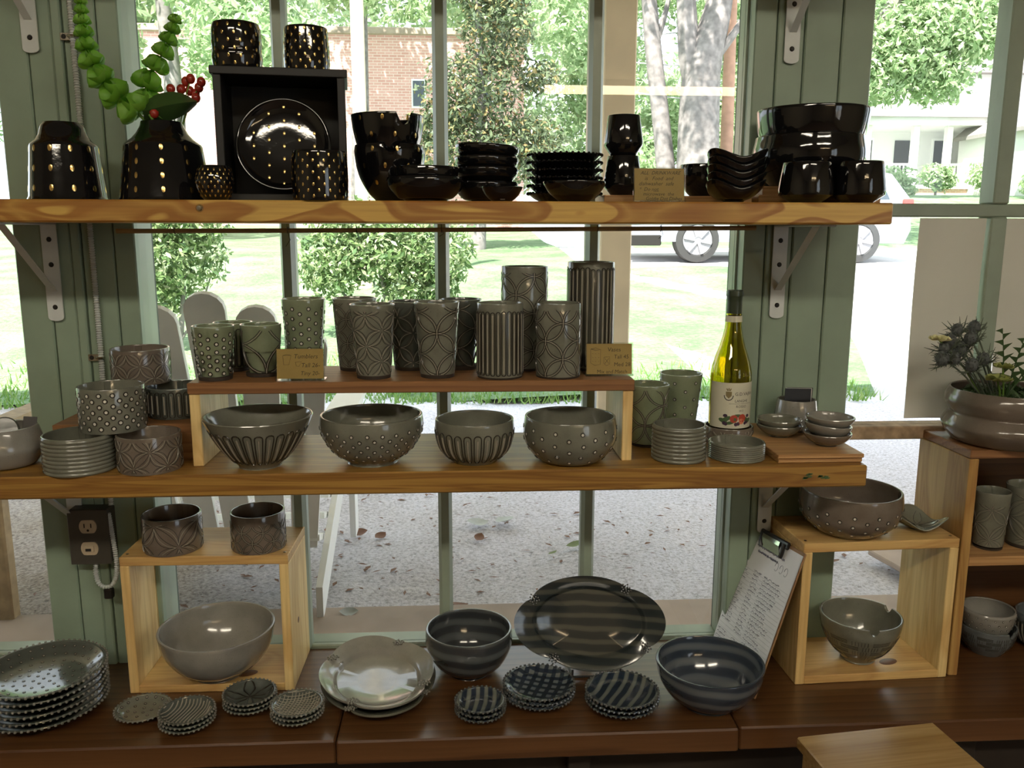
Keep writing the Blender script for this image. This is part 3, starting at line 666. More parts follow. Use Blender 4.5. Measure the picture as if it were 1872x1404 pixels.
tree('garden_shrub', 'leafy garden shrub behind the white garden chair', 'shrub', (-2.45,7.4,.40), [(0,0,0,.03),(.05,0,.3,.025),(.1,0,.7,.015)],
     [(.05,0,.85,.42,.35,.33),(-.15,.1,.55,.3,.3,.25),(.18,-.05,1.12,.34,.3,.25),(-.2,0,1.15,.35,.3,.25)], 5200, .035, 'leaf_shrub', [([(0,0,.1),(.2,0,.4),(.32,0,.7)],.015,.006),([(0,0,.15),(-.2,0,.45),(-.25,0,.8)],.015,.006)], 3, SH)
tree('garden_shrub', 'wide leafy garden shrub behind the tall tumblers', 'shrub', (-.75,8.0,.45), [(0,0,0,.035),(.05,0,.4,.03),(-.05,0,.8,.015)],
     [(-.45,0,.72,.36,.3,.34),(0,0,.82,.42,.35,.30),(.48,0,.85,.40,.32,.36),(-.2,.1,1.12,.5,.35,.2),(.55,0,.5,.2,.2,.25),(.25,0,.42,.3,.25,.25)], 7500, .038, 'leaf_shrub', [([(.0,0,.1),(.35,0,.4),(.5,0,.8)],.02,.008),([(0,0,.15),(-.35,0,.45),(-.5,0,.8)],.02,.008)], 5, SH)
tree('magnolia_tree', 'dark magnolia tree in front of the brick corner', 'tree', (.35,17,.85), [(0,0,0,.14),(.05,0,2,.10),(0,0,5,.05)],
     [(0,0,2.0,1.5,1.0,.75),(-.1,0,3.2,1.0,.9,.8),(.35,0,4.4,.75,.7,.9),(.1,0,5.4,.9,.7,.7),(1.15,0,3.5,.45,.4,.3),(-.75,0,2.6,.6,.5,.5),(.9,0,2.3,.9,.6,.55)], 15000, .062, 'leaf_magnolia', seed=8)
TG = 'shade trees beyond the lawn'
def crown(cx, cz, w, h, k, seed, d=1.5):
    r = random.Random(seed); return [(cx+r.uniform(-1,1)*w, r.uniform(-1,1)*d, cz+r.uniform(-1,1)*h, r.uniform(.35,.6)*w, r.uniform(.6,1.0)*d, r.uniform(.35,.6)*h) for _ in range(k)]
tree('shade_tree', 'leafy tree above the flower stems at upper left', 'tree', (-6.2,19,1.2), [(0,0,0,.25),(.2,0,3,.2),(0,0,6,.1)], crown(.2,5.6,2.6,1.8,9,1), 12000, .11, 'leaf_tree', seed=11, group=TG)
tree('shade_tree', 'leafy branches hanging over the brick building roof', 'tree', (-3.0,24,1.4), [(0,2,0,.3),(.2,1,3,.25),(.4,.5,7,.12)], crown(.6,7.6,3.4,1.5,9,2,1.2), 11000, .13, 'leaf_tree', seed=12, group=TG)
tree('shade_tree', 'dense light green tree right of the brick corner', 'tree', (4.2,27,1.7), [(0,0,0,.3),(.2,0,3,.25),(0,0,7,.12)], crown(-.4,3.6,2.0,3.0,9,3)+crown(.2,7.0,2.2,1.6,6,33), 15000, .13, 'leaf_tree', seed=13, group=TG)
tree('shade_tree', 'green tree filling the gap behind the forked trunk', 'tree', (8.4,31,2.0), [(0,0,0,.3),(.2,0,3,.25),(0,0,7,.12)], crown(0,4.0,2.4,3.2,9,4)+crown(0,8.2,3,1.5,6,44), 14000, .14, 'leaf_tree', seed=14, group=TG)
tree('shade_tree', 'overhanging green tree beside the white house', 'tree', (11.6,27,2.2), [(0,0,0,.35),(.4,0,3,.28),(1.6,0,6,.2),(3.5,0,7.5,.1)], [(4.0,0,5.6,2.0,1.2,1.5),(2.4,0,5.4,1.8,1.2,1.8),(5.6,0,5.5,1.7,1.0,1.0),(1.4,0,4.4,1.2,1,1.4),(6.4,0,6.6,2.2,1,1.0),(3.2,0,3.9,1.2,.8,.7)], 16000, .13, 'leaf_tree', seed=15, group=TG)
tree('shade_tree', 'far green tree behind the porch post', 'tree', (1.2,37,2.2), [(0,0,0,.3),(.2,0,3,.25),(0,0,7,.12)], crown(2.5,6.5,5,4.2,12,5)+crown(-3,9.5,5,2.4,8,55), 14000, .2, 'leaf_tree', seed=16, group=TG)
tree('shade_tree', 'far green tree at the left edge', 'tree', (-14,30,1.6), [(0,0,0,.3),(.2,0,3,.25),(0,0,7,.12)], crown(0,5.5,5,4.2,14,6), 8000, .26, 'leaf_tree', seed=17, group=TG)
tree('shade_tree', 'far green tree behind the white house', 'tree', (23,46,3), [(0,0,0,.4),(.2,0,4,.3),(0,0,9,.12)], crown(-2,8,8,4.5,14,7), 8000, .36, 'leaf_tree', seed=18, group=TG)
tree('oak_tree', 'thick forked grey tree trunk beside the utility pole', 'tree', (5.58,20,1.1), [(.05,0,0,.66),(0,0,.6,.55),(-.08,0,1.9,.50),(-.10,0,3.2,.46),(-.05,0,4.1,.42),(.25,0,5.4,.30),(.5,0,7.5,.22)],
     [(.3,-3.0,9.0,3.2,2.6,1.4),(-.8,-4.5,9.5,2.5,2.2,1.2),(1.6,-4.2,9.2,2.6,2.2,1.2),(0,-1.0,8.8,2.6,1.8,1.2),(.2,-5.8,10.6,3,2.2,1.3)], 6500, .16, 'leaf_tree', [([(-.1,0,3.3),(-.38,0,4.3),(-.52,0,5.6),(-.7,0,7.5)],.30,.18),([(.2,0,4.2),(.75,-.2,5.0),(1.2,-.3,6.0)],.12,.04)], 21, clump=.5)  # out-of-view crown added sunward of the trunk to keep it in shade
tree('oak_tree', 'slender leaning grey tree trunk left of the forked one', 'tree', (4.86,20.5,1.1), [(.15,0,0,.28),(.10,0,1,.24),(-.10,0,2.6,.21),(-.38,0,4.5,.19),(-.62,0,6.5,.16)],
     crown(-.6,8.2,1.4,.8,4,10), 1500, .16, 'leaf_tree', [([(-.38,0,4.5),(-.15,0,5.2),(.1,0,6.5)],.09,.04)], 22, clump=.5)
up = thing('utility_pole', 'reddish wooden utility pole beside the forked tree', 'pole', (6.62,21.5,1.4))
MB().tube([(0,0,0),(0,0,2),(-.06,0,7)], [.17,.16,.13], 12).build('shaft', 'pole_wood', up)
MB().bbox(-.9,.9,-.06,.06,6.0,6.14,.01).build('crossarm', 'pole_wood', up)
for z0, z1, l in ((6.05,6.9,'highest'),(5.55,5.7,'middle'),(4.9,4.75,'lowest')):
    mb = MB().tube([(3.6+4.5*i/12, 21.52, z0+(z1-z0)*i/12-.18*math.sin(PI*i/12)) for i in range(13)], .016, 5)
    tag(mb.build('utility_wire', 'wire'), f'{l} grey utility wire crossing behind the trunks', 'wire', 'utility wires')

# brick building
bb = thing('brick_building', 'red brick building with flat pale coping beyond the lawn', 'building', (-3.2,28,1.2))
MB().box(-6.2, 5.15, -1, 5, -.5, 6.0).build('wall', 'far_brick', bb, smooth=False)
MB().bbox(-6.3, 5.25, -1.12, 5.1, 6.0, 6.2, .02).build('coping', 'concrete', bb)
for x in (-2.4, 1.95, 4.0):
    f = MB().box(x-.22,x+.22,-1.03,-.98,3.9,4.75).build('window', 'white_paint', bb, smooth=False)
    MB().box(x-.17,x+.17,-1.05,-1.03,3.96,4.69).build('pane', 'car_glass', f, smooth=False)

# white porch house on the right
hs = thing('porch_house', 'white clapboard house with a columned front porch', 'house', (19,35,2.6))
MB().box(-2.6,8,2.0,9,-.8,3.6).build('wall', 'siding_white', hs, smooth=False)
MB().box(-2.9,8,-.4,2.0,-.8,.55).build('porch_base', 'far_brick', hs, smooth=False)
MB().bbox(-3.0,8,-.5,2.05,.55,.70,.01).build('porch_floor', 'white_paint', hs)
for x in (-2.5,-.5,.9,3.0,5.2): MB().bbox(x-.13,x+.13,-.35,-.09,.70,3.05,.02).build('column', 'white_paint', hs)
MB().prism([(-.7,3.05),(-.7,3.35),(2.2,4.6),(2.2,3.05)], -3.3, 8.2, 'X').build('porch_roof', 'siding_white', hs, smooth=False)
MB().prism([(-.85,3.34),(-.85,3.44),(2.2,4.78),(2.2,4.62)], -3.4, 8.3, 'X').build('porch_shingles', 'roof_shingle', hs, smooth=False)
for a, b in ((-2.4,-.6),(1.05,2.85),(3.15,5.05)):
    rl = MB().box(a,b,-.26,-.18,1.5,1.58).build('railing', 'white_paint', hs, smooth=False)
    mb = MB()
    for x in np.arange(a+.08, b, .16): mb.box(x-.02,x+.02,-.24,-.2,.7,1.5)
    mb.build('balusters', 'white_paint', rl, smooth=False, kind='stuff')
for x in (-1.6,1.9,4.2):
    f = MB().box(x-.45,x+.45,1.95,2.02,1.3,2.8).build('window', 'white_paint', hs, smooth=False); MB().box(x-.36,x+.36,1.92,1.96,1.4,2.7).build('pane', 'shade_dark', f, smooth=False)
d = MB().box(-.2,.6,1.94,2.02,.7,2.7).build('door', 'shade_dark', hs, smooth=False)
MB().box(-2.6,8,2.1,9,3.6,5.6).build('upper_wall', 'siding_white', hs, smooth=False)
for x in (.1,1.2): 
    f = MB().box(x-.4,x+.4,2.04,2.12,4.75,5.5).build('window', 'white_paint', hs, smooth=False); MB().box(x-.3,x+.3,2.0,2.05,4.8,5.45).build('pane', 'shade_dark', f, smooth=False)
MB().prism([(1.6,5.5),(5.5,8.2),(9.4,5.5)], -3.0, 8.4, 'X').build('roof', 'roof_shingle', hs, smooth=False)
h2 = thing('gable_house', 'white gabled cottage at the right edge', 'house', (22.6,29.5,3.0))
MB().box(-1.8,3,0,6,-.6,2.3).build('wall', 'siding_white', h2, smooth=False)
MB().prism([(-1.8,2.3),(.9,4.6),(3.6,2.3)], .05, 6, 'Y').build('gable', 'siding_white', h2, smooth=False)
for sx in (-1,1): MB().prism([(.9,4.75),(.9+sx*2.95,2.25),(.9+sx*2.95,2.1),(.9,4.6)][::sx], -.3, 6, 'Y').build('roof', 'roof_shingle', h2, smooth=False)
mb = MB()
for k in range(14): mb.box(-1.81,3,-.02,0,-.5+.2*k,-.32+.2*k)
mb.build('clapboards', 'siding_white', h2, smooth=False, kind='stuff')
SH2 = 'low shrubs by the white house'
for i, (x, y, z, s) in enumerate(((18.0,32,3.4,.7),(20.6,33,3.5,.8),(15.2,30,3.0,.9),(19.4,28,2.9,.7))):
    tree('yard_shrub', ['small green shrub before the porch steps','green shrub below the porch railing','green shrub left of the porch','green shrub before the white cottage'][i], 'shrub', (x,y,z-.6), [(0,0,0,.05),(0,0,.6,.03)], [(0,0,.7,s,s*.7,s*.7),(s*.5,0,.5,s*.6,s*.5,s*.5)], 1500, .10, 'leaf_tree', seed=40+i, group=SH2)

# parked car
cr = thing('parked_car', 'silver car parked on the drive beyond the lawn', 'car', (3.88,14.0,lawn_z(4,14)-.03))
prof = [(-1.10,.35),(-1.14,.60),(-1.05,.82),(-.25,.98),(.35,1.50),(.7,1.60),(2.3,1.60),(3.2,1.45),(3.55,1.05),(3.60,.55),(3.5,.32)]
MB().prism(prof, -.05, 1.7, 'Y').build('body', 'car_paint', cr, smooth=False)
MB().prism([(-.05,1.02),(.45,1.47),(.75,1.53),(1.25,1.53),(1.25,1.02)], -.06, -.045, 'Y').build('window', 'car_glass', cr, smooth=False)
MB().prism([(1.33,1.02),(1.33,1.53),(2.2,1.53),(3.0,1.40),(3.2,1.04)], -.06, -.045, 'Y').build('window', 'car_glass', cr, smooth=False)
MB().bbox(-1.16,-.95,-.07,.4,.62,.78,.02).build('headlight', 'alloy', cr); MB().bbox(3.42,3.62,-.07,.3,.85,1.05,.02).build('tail_light', 'tail_light', cr)
MB().bbox(-1.17,-.6,-.065,.1,.28,.46,.02).build('bumper', 'screw_dark', cr)
for x in (0, 2.72):
    w = MB().lathe([(0,-.02),(.24,-.02),(.26,-.04),(.36,-.03),(.37,.02),(.37,.2),(0,.2)], 28).build('wheel', 'tire', cr, loc=(x,-.03,.37), rot=(PI/2,0,0))
    w.rotation_euler = (-PI/2,0,0)
    MB().lathe([(0,-.06),(.06,-.06),(.07,-.045),(.24,-.035),(.25,-.02)], 28).build('rim', 'alloy', w)
    for k in range(6):
        a = k*PI/3+.2; M = Matrix.Rotation(a,4,'Z'); MB().box(.05,.235,-.026,.026,-.066,-.04, M).build('spoke', 'alloy', w, smooth=False)

# garden chairs outside
def adirondack(loc, rz):
    t = thing('garden_chair', 'white slatted garden chair just outside the window', 'chair', loc, rz)
    W = 'white_paint'
    def plk(name, a, b, w, th, side):   # plank from a to b, w across side vector
        a, b, sd = Vector(a), Vector(b), Vector(side).normalized(); d = (b-a).normalized(); nrm = d.cross(sd); mb = MB(); vs = []
        for p in (a, b):
            for q in ((-w/2,-th/2),(w/2,-th/2),(w/2,th/2),(-w/2,th/2)): vs.append(tuple(p+sd*q[0]+nrm*q[1]))
        return mb.add(vs, [(0,1,2,3),(7,6,5,4),(0,4,5,1),(1,5,6,2),(2,6,7,3),(3,7,4,0)]).build(name, W, t, smooth=False)
    for s in (-1,1):
        plk('front_leg', (.40,s*.29,0), (.40,s*.29,.56), .10, .022, (1,0,0))
        plk('back_leg', (.42,s*.265,.36), (-.36,s*.265,.05), .11, .022, (0,0,1))
        plk('arm', (.50,s*.30,.57), (-.28,s*.30,.57), .10, .022, (0,1,0))
        plk('arm_brace', (.40,s*.31,.40), (.40,s*.33,.56), .06, .02, (1,0,0))
    for k in range(6): 
        x = .40-.115*k; z = .375-.035*k; plk('seat_slat', (x,-.25,z), (x,.25,z), .095, .02, (1,0,-.3))
    hs_ = [.76,.84,.88,.84,.76]
    for k in range(5):
        y0, y1 = (k-2)*.100, (k-2)*.137; L = hs_[k]; a = Vector((-.20,y0,.18)); b = Vector((-.20-.30*L,y1,.18+.95*L))
        d = (b-a).normalized(); sd = Vector((0,1,0)); n = d.cross(sd); w0, w1 = .040, .056; pts = [(-w0,0),(w0,0)]+[(w1*math.cos(q), (b-a).length-.05+.05*math.sin(q)) for q in np.linspace(0,PI,9)]
        vs = [tuple(a+sd*p[0]+d*p[1]+n*h) for h in (-.01,.01) for p in pts]; m = len(pts)
        MB().add(vs, [tuple(range(m))[::-1], tuple(range(m,2*m))]+[(i,(i+1)%m,m+(i+1)%m,m+i) for i in range(m)]).build('back_slat', W, t, smooth=False)
    plk('back_rail', (-.285,-.30,.53), (-.285,.30,.53), .07, .022, (0,0,1)); plk('front_apron', (.415,-.29,.30), (.415,.29,.30), .11, .02, (0,0,1))
    return t
adirondack((-.715,2.83,GZ+.012), math.radians(91))
lc = thing('wooden_chair', 'tan wooden porch chair beyond the left edge window', 'chair', (-1.62,2.75,GZ+.01))
for x, y, h in ((-.22,-.22,.98),(.22,-.22,.98),(-.22,.24,.60),(.22,.24,.60)): MB().bbox(x-.024,x+.024,y-.024,y+.024,0,h,.006).build('leg', 'cedar', lc, angle=20)
for x in (-.25,.25): MB().bbox(x-.04,x+.04,-.26,.30,.60,.63,.006).build('arm', 'cedar', lc, angle=20)
MB().bbox(-.26,.26,-.24,.27,.40,.43,.006).build('seat', 'cedar', lc, angle=20); MB().bbox(-.25,.25,-.245,-.20,.90,1.0,.008).build('top_rail', 'cedar', lc, angle=20)
for x in (-.14,-.05,.05,.14): MB().bbox(x-.03,x+.03,-.235,-.215,.43,.90,.003).build('back_slat', 'cedar', lc, angle=20)

# fallen leaves on the gravel
def leaf_thing(x, y, size, mat, label, rz, curl=.5):
    mb = MB(); vs = []; fs = []; n = 6
    for i in range(n+1):
        t = i/n; w = size*.34*math.sin(PI*t)**.8; zz = curl*size*(t-.5)**2
        vs += [(size*(t-.5), -w, zz+.25*w), (size*(t-.5), 0, zz), (size*(t-.5), w, zz+.25*w)]
    for i in range(n):
        for j in range(2): fs.append((i*3+j, i*3+j+1, i*3+j+4, i*3+j+3))
    mb.add(vs, fs); o = mb.build('fallen_leaf', mat, loc=(x,y,GZ+.018+bumpy(x,y)), rot=(random.uniform(-.4,.4),random.uniform(-.3,.3),rz))
    tag(o, label, 'leaf', 'dead leaves on the gravel')
for a in ((.055,3.30,.10,'dead_leaf_pale','pale curled leaf on the gravel, left of the pair',.4),(.06,3.17,.06,'dead_leaf','brown seed pod leaf below the pale curled leaf',1.2),(.17,3.31,.11,'dead_leaf_pale','pale curled leaf on the gravel, right of the pair',2.0),
          (-.42,3.28,.07,'dead_leaf','reddish leaf beside the white chair leg',.2),(-.33,3.22,.06,'dead_leaf','reddish leaf right of the chair leg',.9),(.42,3.02,.07,'green_leaf','green leaf lying before the right mullion',.1),(.33,2.97,.04,'green_leaf','small green leaf left of the right mullion',.5),
          (-.02,2.56,.07,'dead_leaf','tan leaf by the centre mullion foot',.3),(-.36,2.5,.06,'dead_leaf_pale','pale scrap beside the chair foot',.1),(1.28,3.4,.09,'dead_leaf','brown leaf clump seen above the right box bowl',.2),(1.55,3.1,.09,'dead_leaf_pale','pale leaf seen through the right box',.6),(1.62,3.3,.05,'dead_leaf','small red leaf seen through the right box',1.1)):
    leaf_thing(a[0],a[1],a[2],a[3],a[4],a[5])
vs, fs = [], []
for i in range(420):
    y = 2.6+abs(random.gauss(0,.9)); x = random.uniform(-1.6,1.9) if i % 3 else random.gauss(-.5,.5)
    if y > 5.6: continue
    z = GZ+.006+bumpy(x,y); a = random.uniform(0,2*PI); L = random.uniform(.006,.026); w = L*random.uniform(.15,.5); k = len(vs)
    for q in ((-1,0,0),(0,-1,.3),(1,0,.15),(0,1,.3)): vs.append((x+q[0]*L*math.cos(a)-q[1]*w*math.sin(a), y+q[0]*L*math.sin(a)+q[1]*w*math.cos(a), z+q[2]*w))
    fs.append((k,k+1,k+2,k+3))
tag(MB().add(vs, fs).build('yard_litter', 'dead_leaf', smooth=False), 'small brown twigs and leaf scraps scattered over the gravel', 'litter', kind='stuff')
tag(MB().bbox(-.22,.22,-.16,.16,0,.02,.004).build('stepping_stone', 'concrete', loc=(1.72,2.75,GZ+.03), rot=(.06,0,.3), angle=20), 'flat grey slab lying outside behind the right box', 'slab')

# ================================================================== POTTERY
class Form:
    def __init__(s, R, h, prof, smooth=True, wall=.0038, floor=None):
        s.R, s.h, s.wall = R, h, wall
        P = [(a*R, b*h) for a, b in prof]; s.out = catmull(P, 5) if smooth else P
        s.zs = np.array([p[1] for p in s.out]); s.rs = np.array([p[0] for p in s.out])
        s.zs = np.maximum.accumulate(s.zs+np.arange(len(s.zs))*1e-7); s.floor = floor if floor is not None else max(.004, .06*h)
    def r(s, z): return float(np.interp(z, s.zs, s.rs))
    def P(s, th, z, off=0.0):
        e = s.h*.02+1e-4; sl = (s.r(min(z+e,s.h))-s.r(max(z-e,0)))/(min(z+e,s.h)-max(z-e,0)); n = math.hypot(1, sl); r = s.r(z)+off/n
        return (r*math.cos(th), r*math.sin(th), z-off*sl/n)
    def N(s, th, z):
        e = s.h*.02+1e-4; sl = (s.r(min(z+e,s.h))-s.r(max(z-e,0)))/(min(z+e,s.h)-max(z-e,0)); n = math.hypot(1, sl)
        return Vector((math.cos(th)/n, math.sin(th)/n, -sl/n))
    def inner(s, r):      # height of inside surface at radius r (for plates)
        ins = s.inside(); rr = np.array([p[0] for p in ins])[::-1]; zz = np.array([p[1] for p in ins])[::-1]
        return float(np.interp(r, rr, zz))
    def inside(s):
        w = s.wall; top = s.out[-1]
        pts = [(top[0]-w, top[1])]
        for r, z in s.out[::-1][1:]:
            if z > s.floor+.002 and r-w > .004: pts.append((r-w*1.1, z))
        rl = pts[-1][0]; pts += [(rl*.8, s.floor+.0006), (rl*.4, s.floor), (0, s.floor)]
        return pts
    def body(s, z0=0.0, n=56, fn=None, ribs=None):
        w = s.wall; o = [(p[0],p[1]) for p in s.out if p[1] >= z0-1e-6]
        if ribs:            # throwing ribs: (number, amplitude)
            k, a = ribs; z = np.linspace(o[0][1], o[-1][1], k*6+1); o = [(s.r(q)+a*(abs(math.sin(PI*i/6))-.5), q) for i, q in enumerate(z)]
        top = o[-1]
        prof = [(0,o[0][1])]+o+[(top[0]-.12*w, top[1]+.28*w), (top[0]-w*.5, top[1]+.40*w), (top[0]-w*.88, top[1]+.28*w)]+s.inside()
        return MB().lathe(prof, n, fn)

def surf_tube(F, pts, rad, out=0.0, closed=False):
    """raised line following the wall; pts are (theta, z)"""
    m = len(pts); vs = []; fs = []
    Q = [Vector(F.P(t, z, out)) for t, z in pts]
    for i in range(m):
        a = Q[(i-1)%m] if (closed or i) else Q[i]; b = Q[(i+1)%m] if (closed or i < m-1) else Q[i]
        t = (b-a); t = t.normalized() if t.length > 1e-9 else Vector((0,0,1)); n = F.N(*pts[i]); sd = n.cross(t)
        vs += [tuple(Q[i]-sd*rad-n*.0005), tuple(Q[i]-sd*rad*.45+n*rad*.8), tuple(Q[i]+sd*rad*.45+n*rad*.8), tuple(Q[i]+sd*rad-n*.0005)]
    for i in range(m if closed else m-1):
        j = (i+1)%m
        for k in range(3): fs.append((i*4+k, i*4+k+1, j*4+k+1, j*4+k))
    return vs, fs
def disc_on(Fp, n, size, lift, mb, k=9, dome=.35, tall=1.0, ring=False):
    """button (or ring) on a surface point Fp with normal n"""
    n = Vector(n); up = Vector((0,0,1)); x = up.cross(n)
    if x.length < 1e-3: x = Vector((1,0,0))
    x.normalize(); y = n.cross(x); c = Vector(Fp)
    if ring:
        vs = []; fs = []
        for i in range(k):
            a = 2*PI*i/k; d = x*math.cos(a)+y*math.sin(a)
            for rr, hh in ((1.0,-.0004),(.86,lift),(.62,lift),(.5,-.0002)): vs.append(tuple(c+d*size*rr+n*hh))
        for i in range(k):
            j = (i+1)%k
            for q in range(3): fs.append((i*4+q, j*4+q, j*4+q+1, i*4+q+1))
        mb.add(vs, fs)
    else:
        vs = [tuple(c+x*size*math.cos(2*PI*i/k)+y*size*tall*math.sin(2*PI*i/k)) for i in range(k)]
        vs += [tuple(c+x*size*.75*math.cos(2*PI*i/k)+y*size*.75*tall*math.sin(2*PI*i/k)+n*lift*.8) for i in range(k)]+[tuple(c+n*lift)]
        mb.add(vs, [(i,(i+1)%k,k+(i+1)%k,k+i) for i in range(k)]+[(k+i,k+(i+1)%k,2*k) for i in range(k)])

def clip_runs(pts, z0, z1):
    runs = []; cur = []
    for p in pts:
        if z0 <= p[1] <= z1: cur.append(p)
        else:
            if len(cur) > 1: runs.append(cur)
            cur = []
    if len(cur) > 1: runs.append(cur)
    return runs

def pattern(F, root, spec, line='line_dark'):
    kind = spec[0]; h = F.h
    if kind == 'dots':            # rows, around, size, z0, z1
        _, rows, n, size, z0, z1 = spec[:6]; ringm, cen = MB(), MB()
        for j in range(rows):
            z = h*(z0+(z1-z0)*j/max(rows-1,1))
            for i in range(n):
                th = 2*PI*(i+.5*(j%2))/n+random.uniform(-.02,.02); zz = z+random.uniform(-.0006,.0006)
                disc_on(F.P(th,zz,.0001), F.N(th,zz), size, .0006, ringm, 10, ring=True); disc_on(F.P(th,zz,.0001), F.N(th,zz), size*.60, .0009, cen, 8)
        ringm.build('dot_rings', line, root, kind='stuff'); cen.build('raised_dots', 'dot_white', root, kind='stuff')
    elif kind == 'gold':
        _, rows, n, size, z0, z1 = spec[:6]; stag = spec[6] if len(spec) > 6 else 1; mb = MB()
        for j in range(rows):
            z = h*(z0+(z1-z0)*j/max(rows-1,1))
            for i in range(n):
                th = 2*PI*(i+.5*((j*stag)%2))/n+.11; disc_on(F.P(th,z,.0002), F.N(th,z), size, .0003, mb, 9, tall=1.7)
        mb.build('gold_dots', 'gold', root, kind='stuff')
    elif kind == 'flutes':
        _, n, z0, z1 = spec[:4]; wd = 2*PI/n; mb = MB(); ml = MB()
        for i in range(n):
            t0 = i*wd; hw = wd*.36; zz0, zz1 = h*z0, h*(z1+random.uniform(-.01,.01)); rr = F.r((zz0+zz1)/2)*hw
            pts = [(t0+hw*math.cos(a), zz1-rr+rr*math.sin(a)) for a in np.linspace(0,PI,6)]
            pts += [(t0-hw, zz1-rr-(zz1-zz0-2*rr)*k/6) for k in range(1,6)]
            pts += [(t0+hw*math.cos(a), zz0+rr+rr*math.sin(a)) for a in np.linspace(PI,2*PI,6)]
            pts += [(t0+hw, zz0+rr+(zz1-zz0-2*rr)*k/6) for k in range(1,6)]
            mb.add(*surf_tube(F, pts, min(.0012, rr*.45), closed=True))
            ml.add(*surf_tube(F, [(t0, zz0+rr*1.3+(zz1-zz0-2.6*rr)*k/6) for k in range(7)], min(.0016, rr*.42)))
        mb.build('carved_flutes', line, root, kind='stuff'); ml.build('flute_ridges', 'line_pale', root, kind='stuff')
    elif kind == 'circles':
        _, n, z0, z1 = spec[:4]; rad = spec[4] if len(spec) > 4 else .0008; gap = spec[5] if len(spec) > 5 else .0015
        Rm = F.r(h*(z0+z1)/2); a = 2*PI*Rm/(2*n); mb = MB(); ml = MB(); nj = int(h/a)+3
        for i in range(2*n):
            for j in range(-1, nj+1):
                if (i+j) % 2: continue
                for dr in (-gap, 0, gap):
                    pts = [((i*a+(a+dr)*math.cos(q))/Rm, h*z0+j*a+(a+dr)*math.sin(q)) for q in np.linspace(0,2*PI,37)]
                    for run in clip_runs(pts, h*z0, h*z1): (mb if dr else ml).add(*surf_tube(F, run, rad*.72))
        mb.build('carved_circles', line, root, kind='stuff'); ml.build('circle_ridges', 'line_pale', root, kind='stuff')
    elif kind == 'lotus':
        _, n, z0, z1 = spec[:4]; rad = spec[4] if len(spec) > 4 else .0007; nest = spec[5] if len(spec) > 5 else (.36,.24,.12)
        Rm = F.r(h*(z0+z1)/2); a = 2*PI*Rm/(2*n); mb = MB(); ml = MB(); nj = int(h/a)+2; zoff = spec[6] if len(spec) > 6 else .5
        for i in range(2*n):
            for j in range(-1, nj+1):
                if (i+j) % 2: continue
                for dx, dy in ((1,1),(-1,1)):
                    p0 = (i*a, h*z0+(j+zoff)*a); p1 = (p0[0]+dx*a, p0[1]+dy*a); L = math.hypot(a,a); nx, ny = -dy*a/L, dx*a/L
                    for q, b in enumerate(nest):
                        for sg in (-1,1):
                            pts = []
                            for t in np.linspace(.05,.95,11):
                                off = sg*b*L*.5*math.sin(PI*t)**.8; pts.append(((p0[0]+dx*a*t+nx*off)/Rm, p0[1]+dy*a*t+ny*off))
                            for run in clip_runs(pts, h*z0, h*z1): (ml if q == 1 else mb).add(*surf_tube(F, run, rad*(.85 if q == 1 else .68)))
        mb.build('carved_petals', line, root, kind='stuff'); ml.build('petal_veins', 'line_pale', root, kind='stuff')
    elif kind == 'weave':
        _, n, z0, z1 = spec[:4]; mb = MB(); rows = 4
        for j in range(rows):
            for i in range(n):
                c = 2*PI*(i+.5*(j%2))/n; w = PI/n*.85; a0 = h*(z0+(z1-z0)*j/rows); a1 = h*(z0+(z1-z0)*(j+.85)/rows)
                K = 3 if (i+j)%2 else 6
                for k in range(K):
                    f = (k+.5)/K
                    pts = [(c-w+2*w*t, a0+(a1-a0)*f) for t in np.linspace(0,1,5)] if (i+j)%2 else [(c-w+2*w*f, a0+(a1-a0)*t) for t in np.linspace(0,1,4)]
                    mb.add(*surf_tube(F, pts, .0007))
        mb.build('pressed_weave', line, root, kind='stuff')

def notch_fn(h, angs, hw, depth):
    def fn(x, y, z):
        th = math.atan2(y, x)
        for a in angs:
            d = abs((th-a+PI) % (2*PI)-PI)
            if d < hw: z = min(z, h-depth*math.sqrt(max(0,1-(d/hw)**2)))
        return (x, y, z)
    return fn
def pot(key, name, label, cat, prof, mat, pats=(), smooth=True, wall=.0038, foot=0, group=None, rot=0, fn=None, ribs=None, line='line_dark', seam=None, n=56, dims=None, floor=None, tilt=(0,0), extra=None):
    x, y, z, R, h = dims or D[key]
    F = Form(R, h, prof, smooth, wall, floor)
    mb = F.body(foot*h, n, fn, ribs)
    if not pats and not foot and seam is None and extra is None:
        o = mb.build(name, mat, loc=(x,y,z), rot=(tilt[0],tilt[1],rot)); return tag(o, label, cat, group)
    t = thing(name, label, cat, (x,y,z), (tilt[0],tilt[1],rot), group)
    mb.build('body', mat, t)
    if foot: MB().lathe([(0,0),(F.r(0)*.99,0),(F.r(foot*h)*1.0,foot*h),(0,foot*h)], 40).build('foot', 'foot_clay', t)
    if seam is not None:
        r = F.r(h*.5); M = Matrix.Rotation(seam-rot, 4, 'Z'); rt = F.r(h)
        mb = MB(); sl = (rt-F.r(h*.15))/(h*.85); vs = []
        for zz in (h*.12, h*.5, h*.985):
            ri = F.r(zz)-wall; vs += [M @ Vector((ri-.0015,-.0045,zz)), M @ Vector((ri-.0015,.0045,zz)), M @ Vector((ri+.002,.0065,zz)), M @ Vector((ri+.002,-.0065,zz))]
        mb.add(vs, [(k*4+i,k*4+(i+1)%4,(k+1)*4+(i+1)%4,(k+1)*4+i) for k in range(2) for i in range(4)]+[(3,2,1,0),(8,9,10,11)]); mb.build('seam', mat, t)
    for s in pats: pattern(F, t, s, line)
    return t

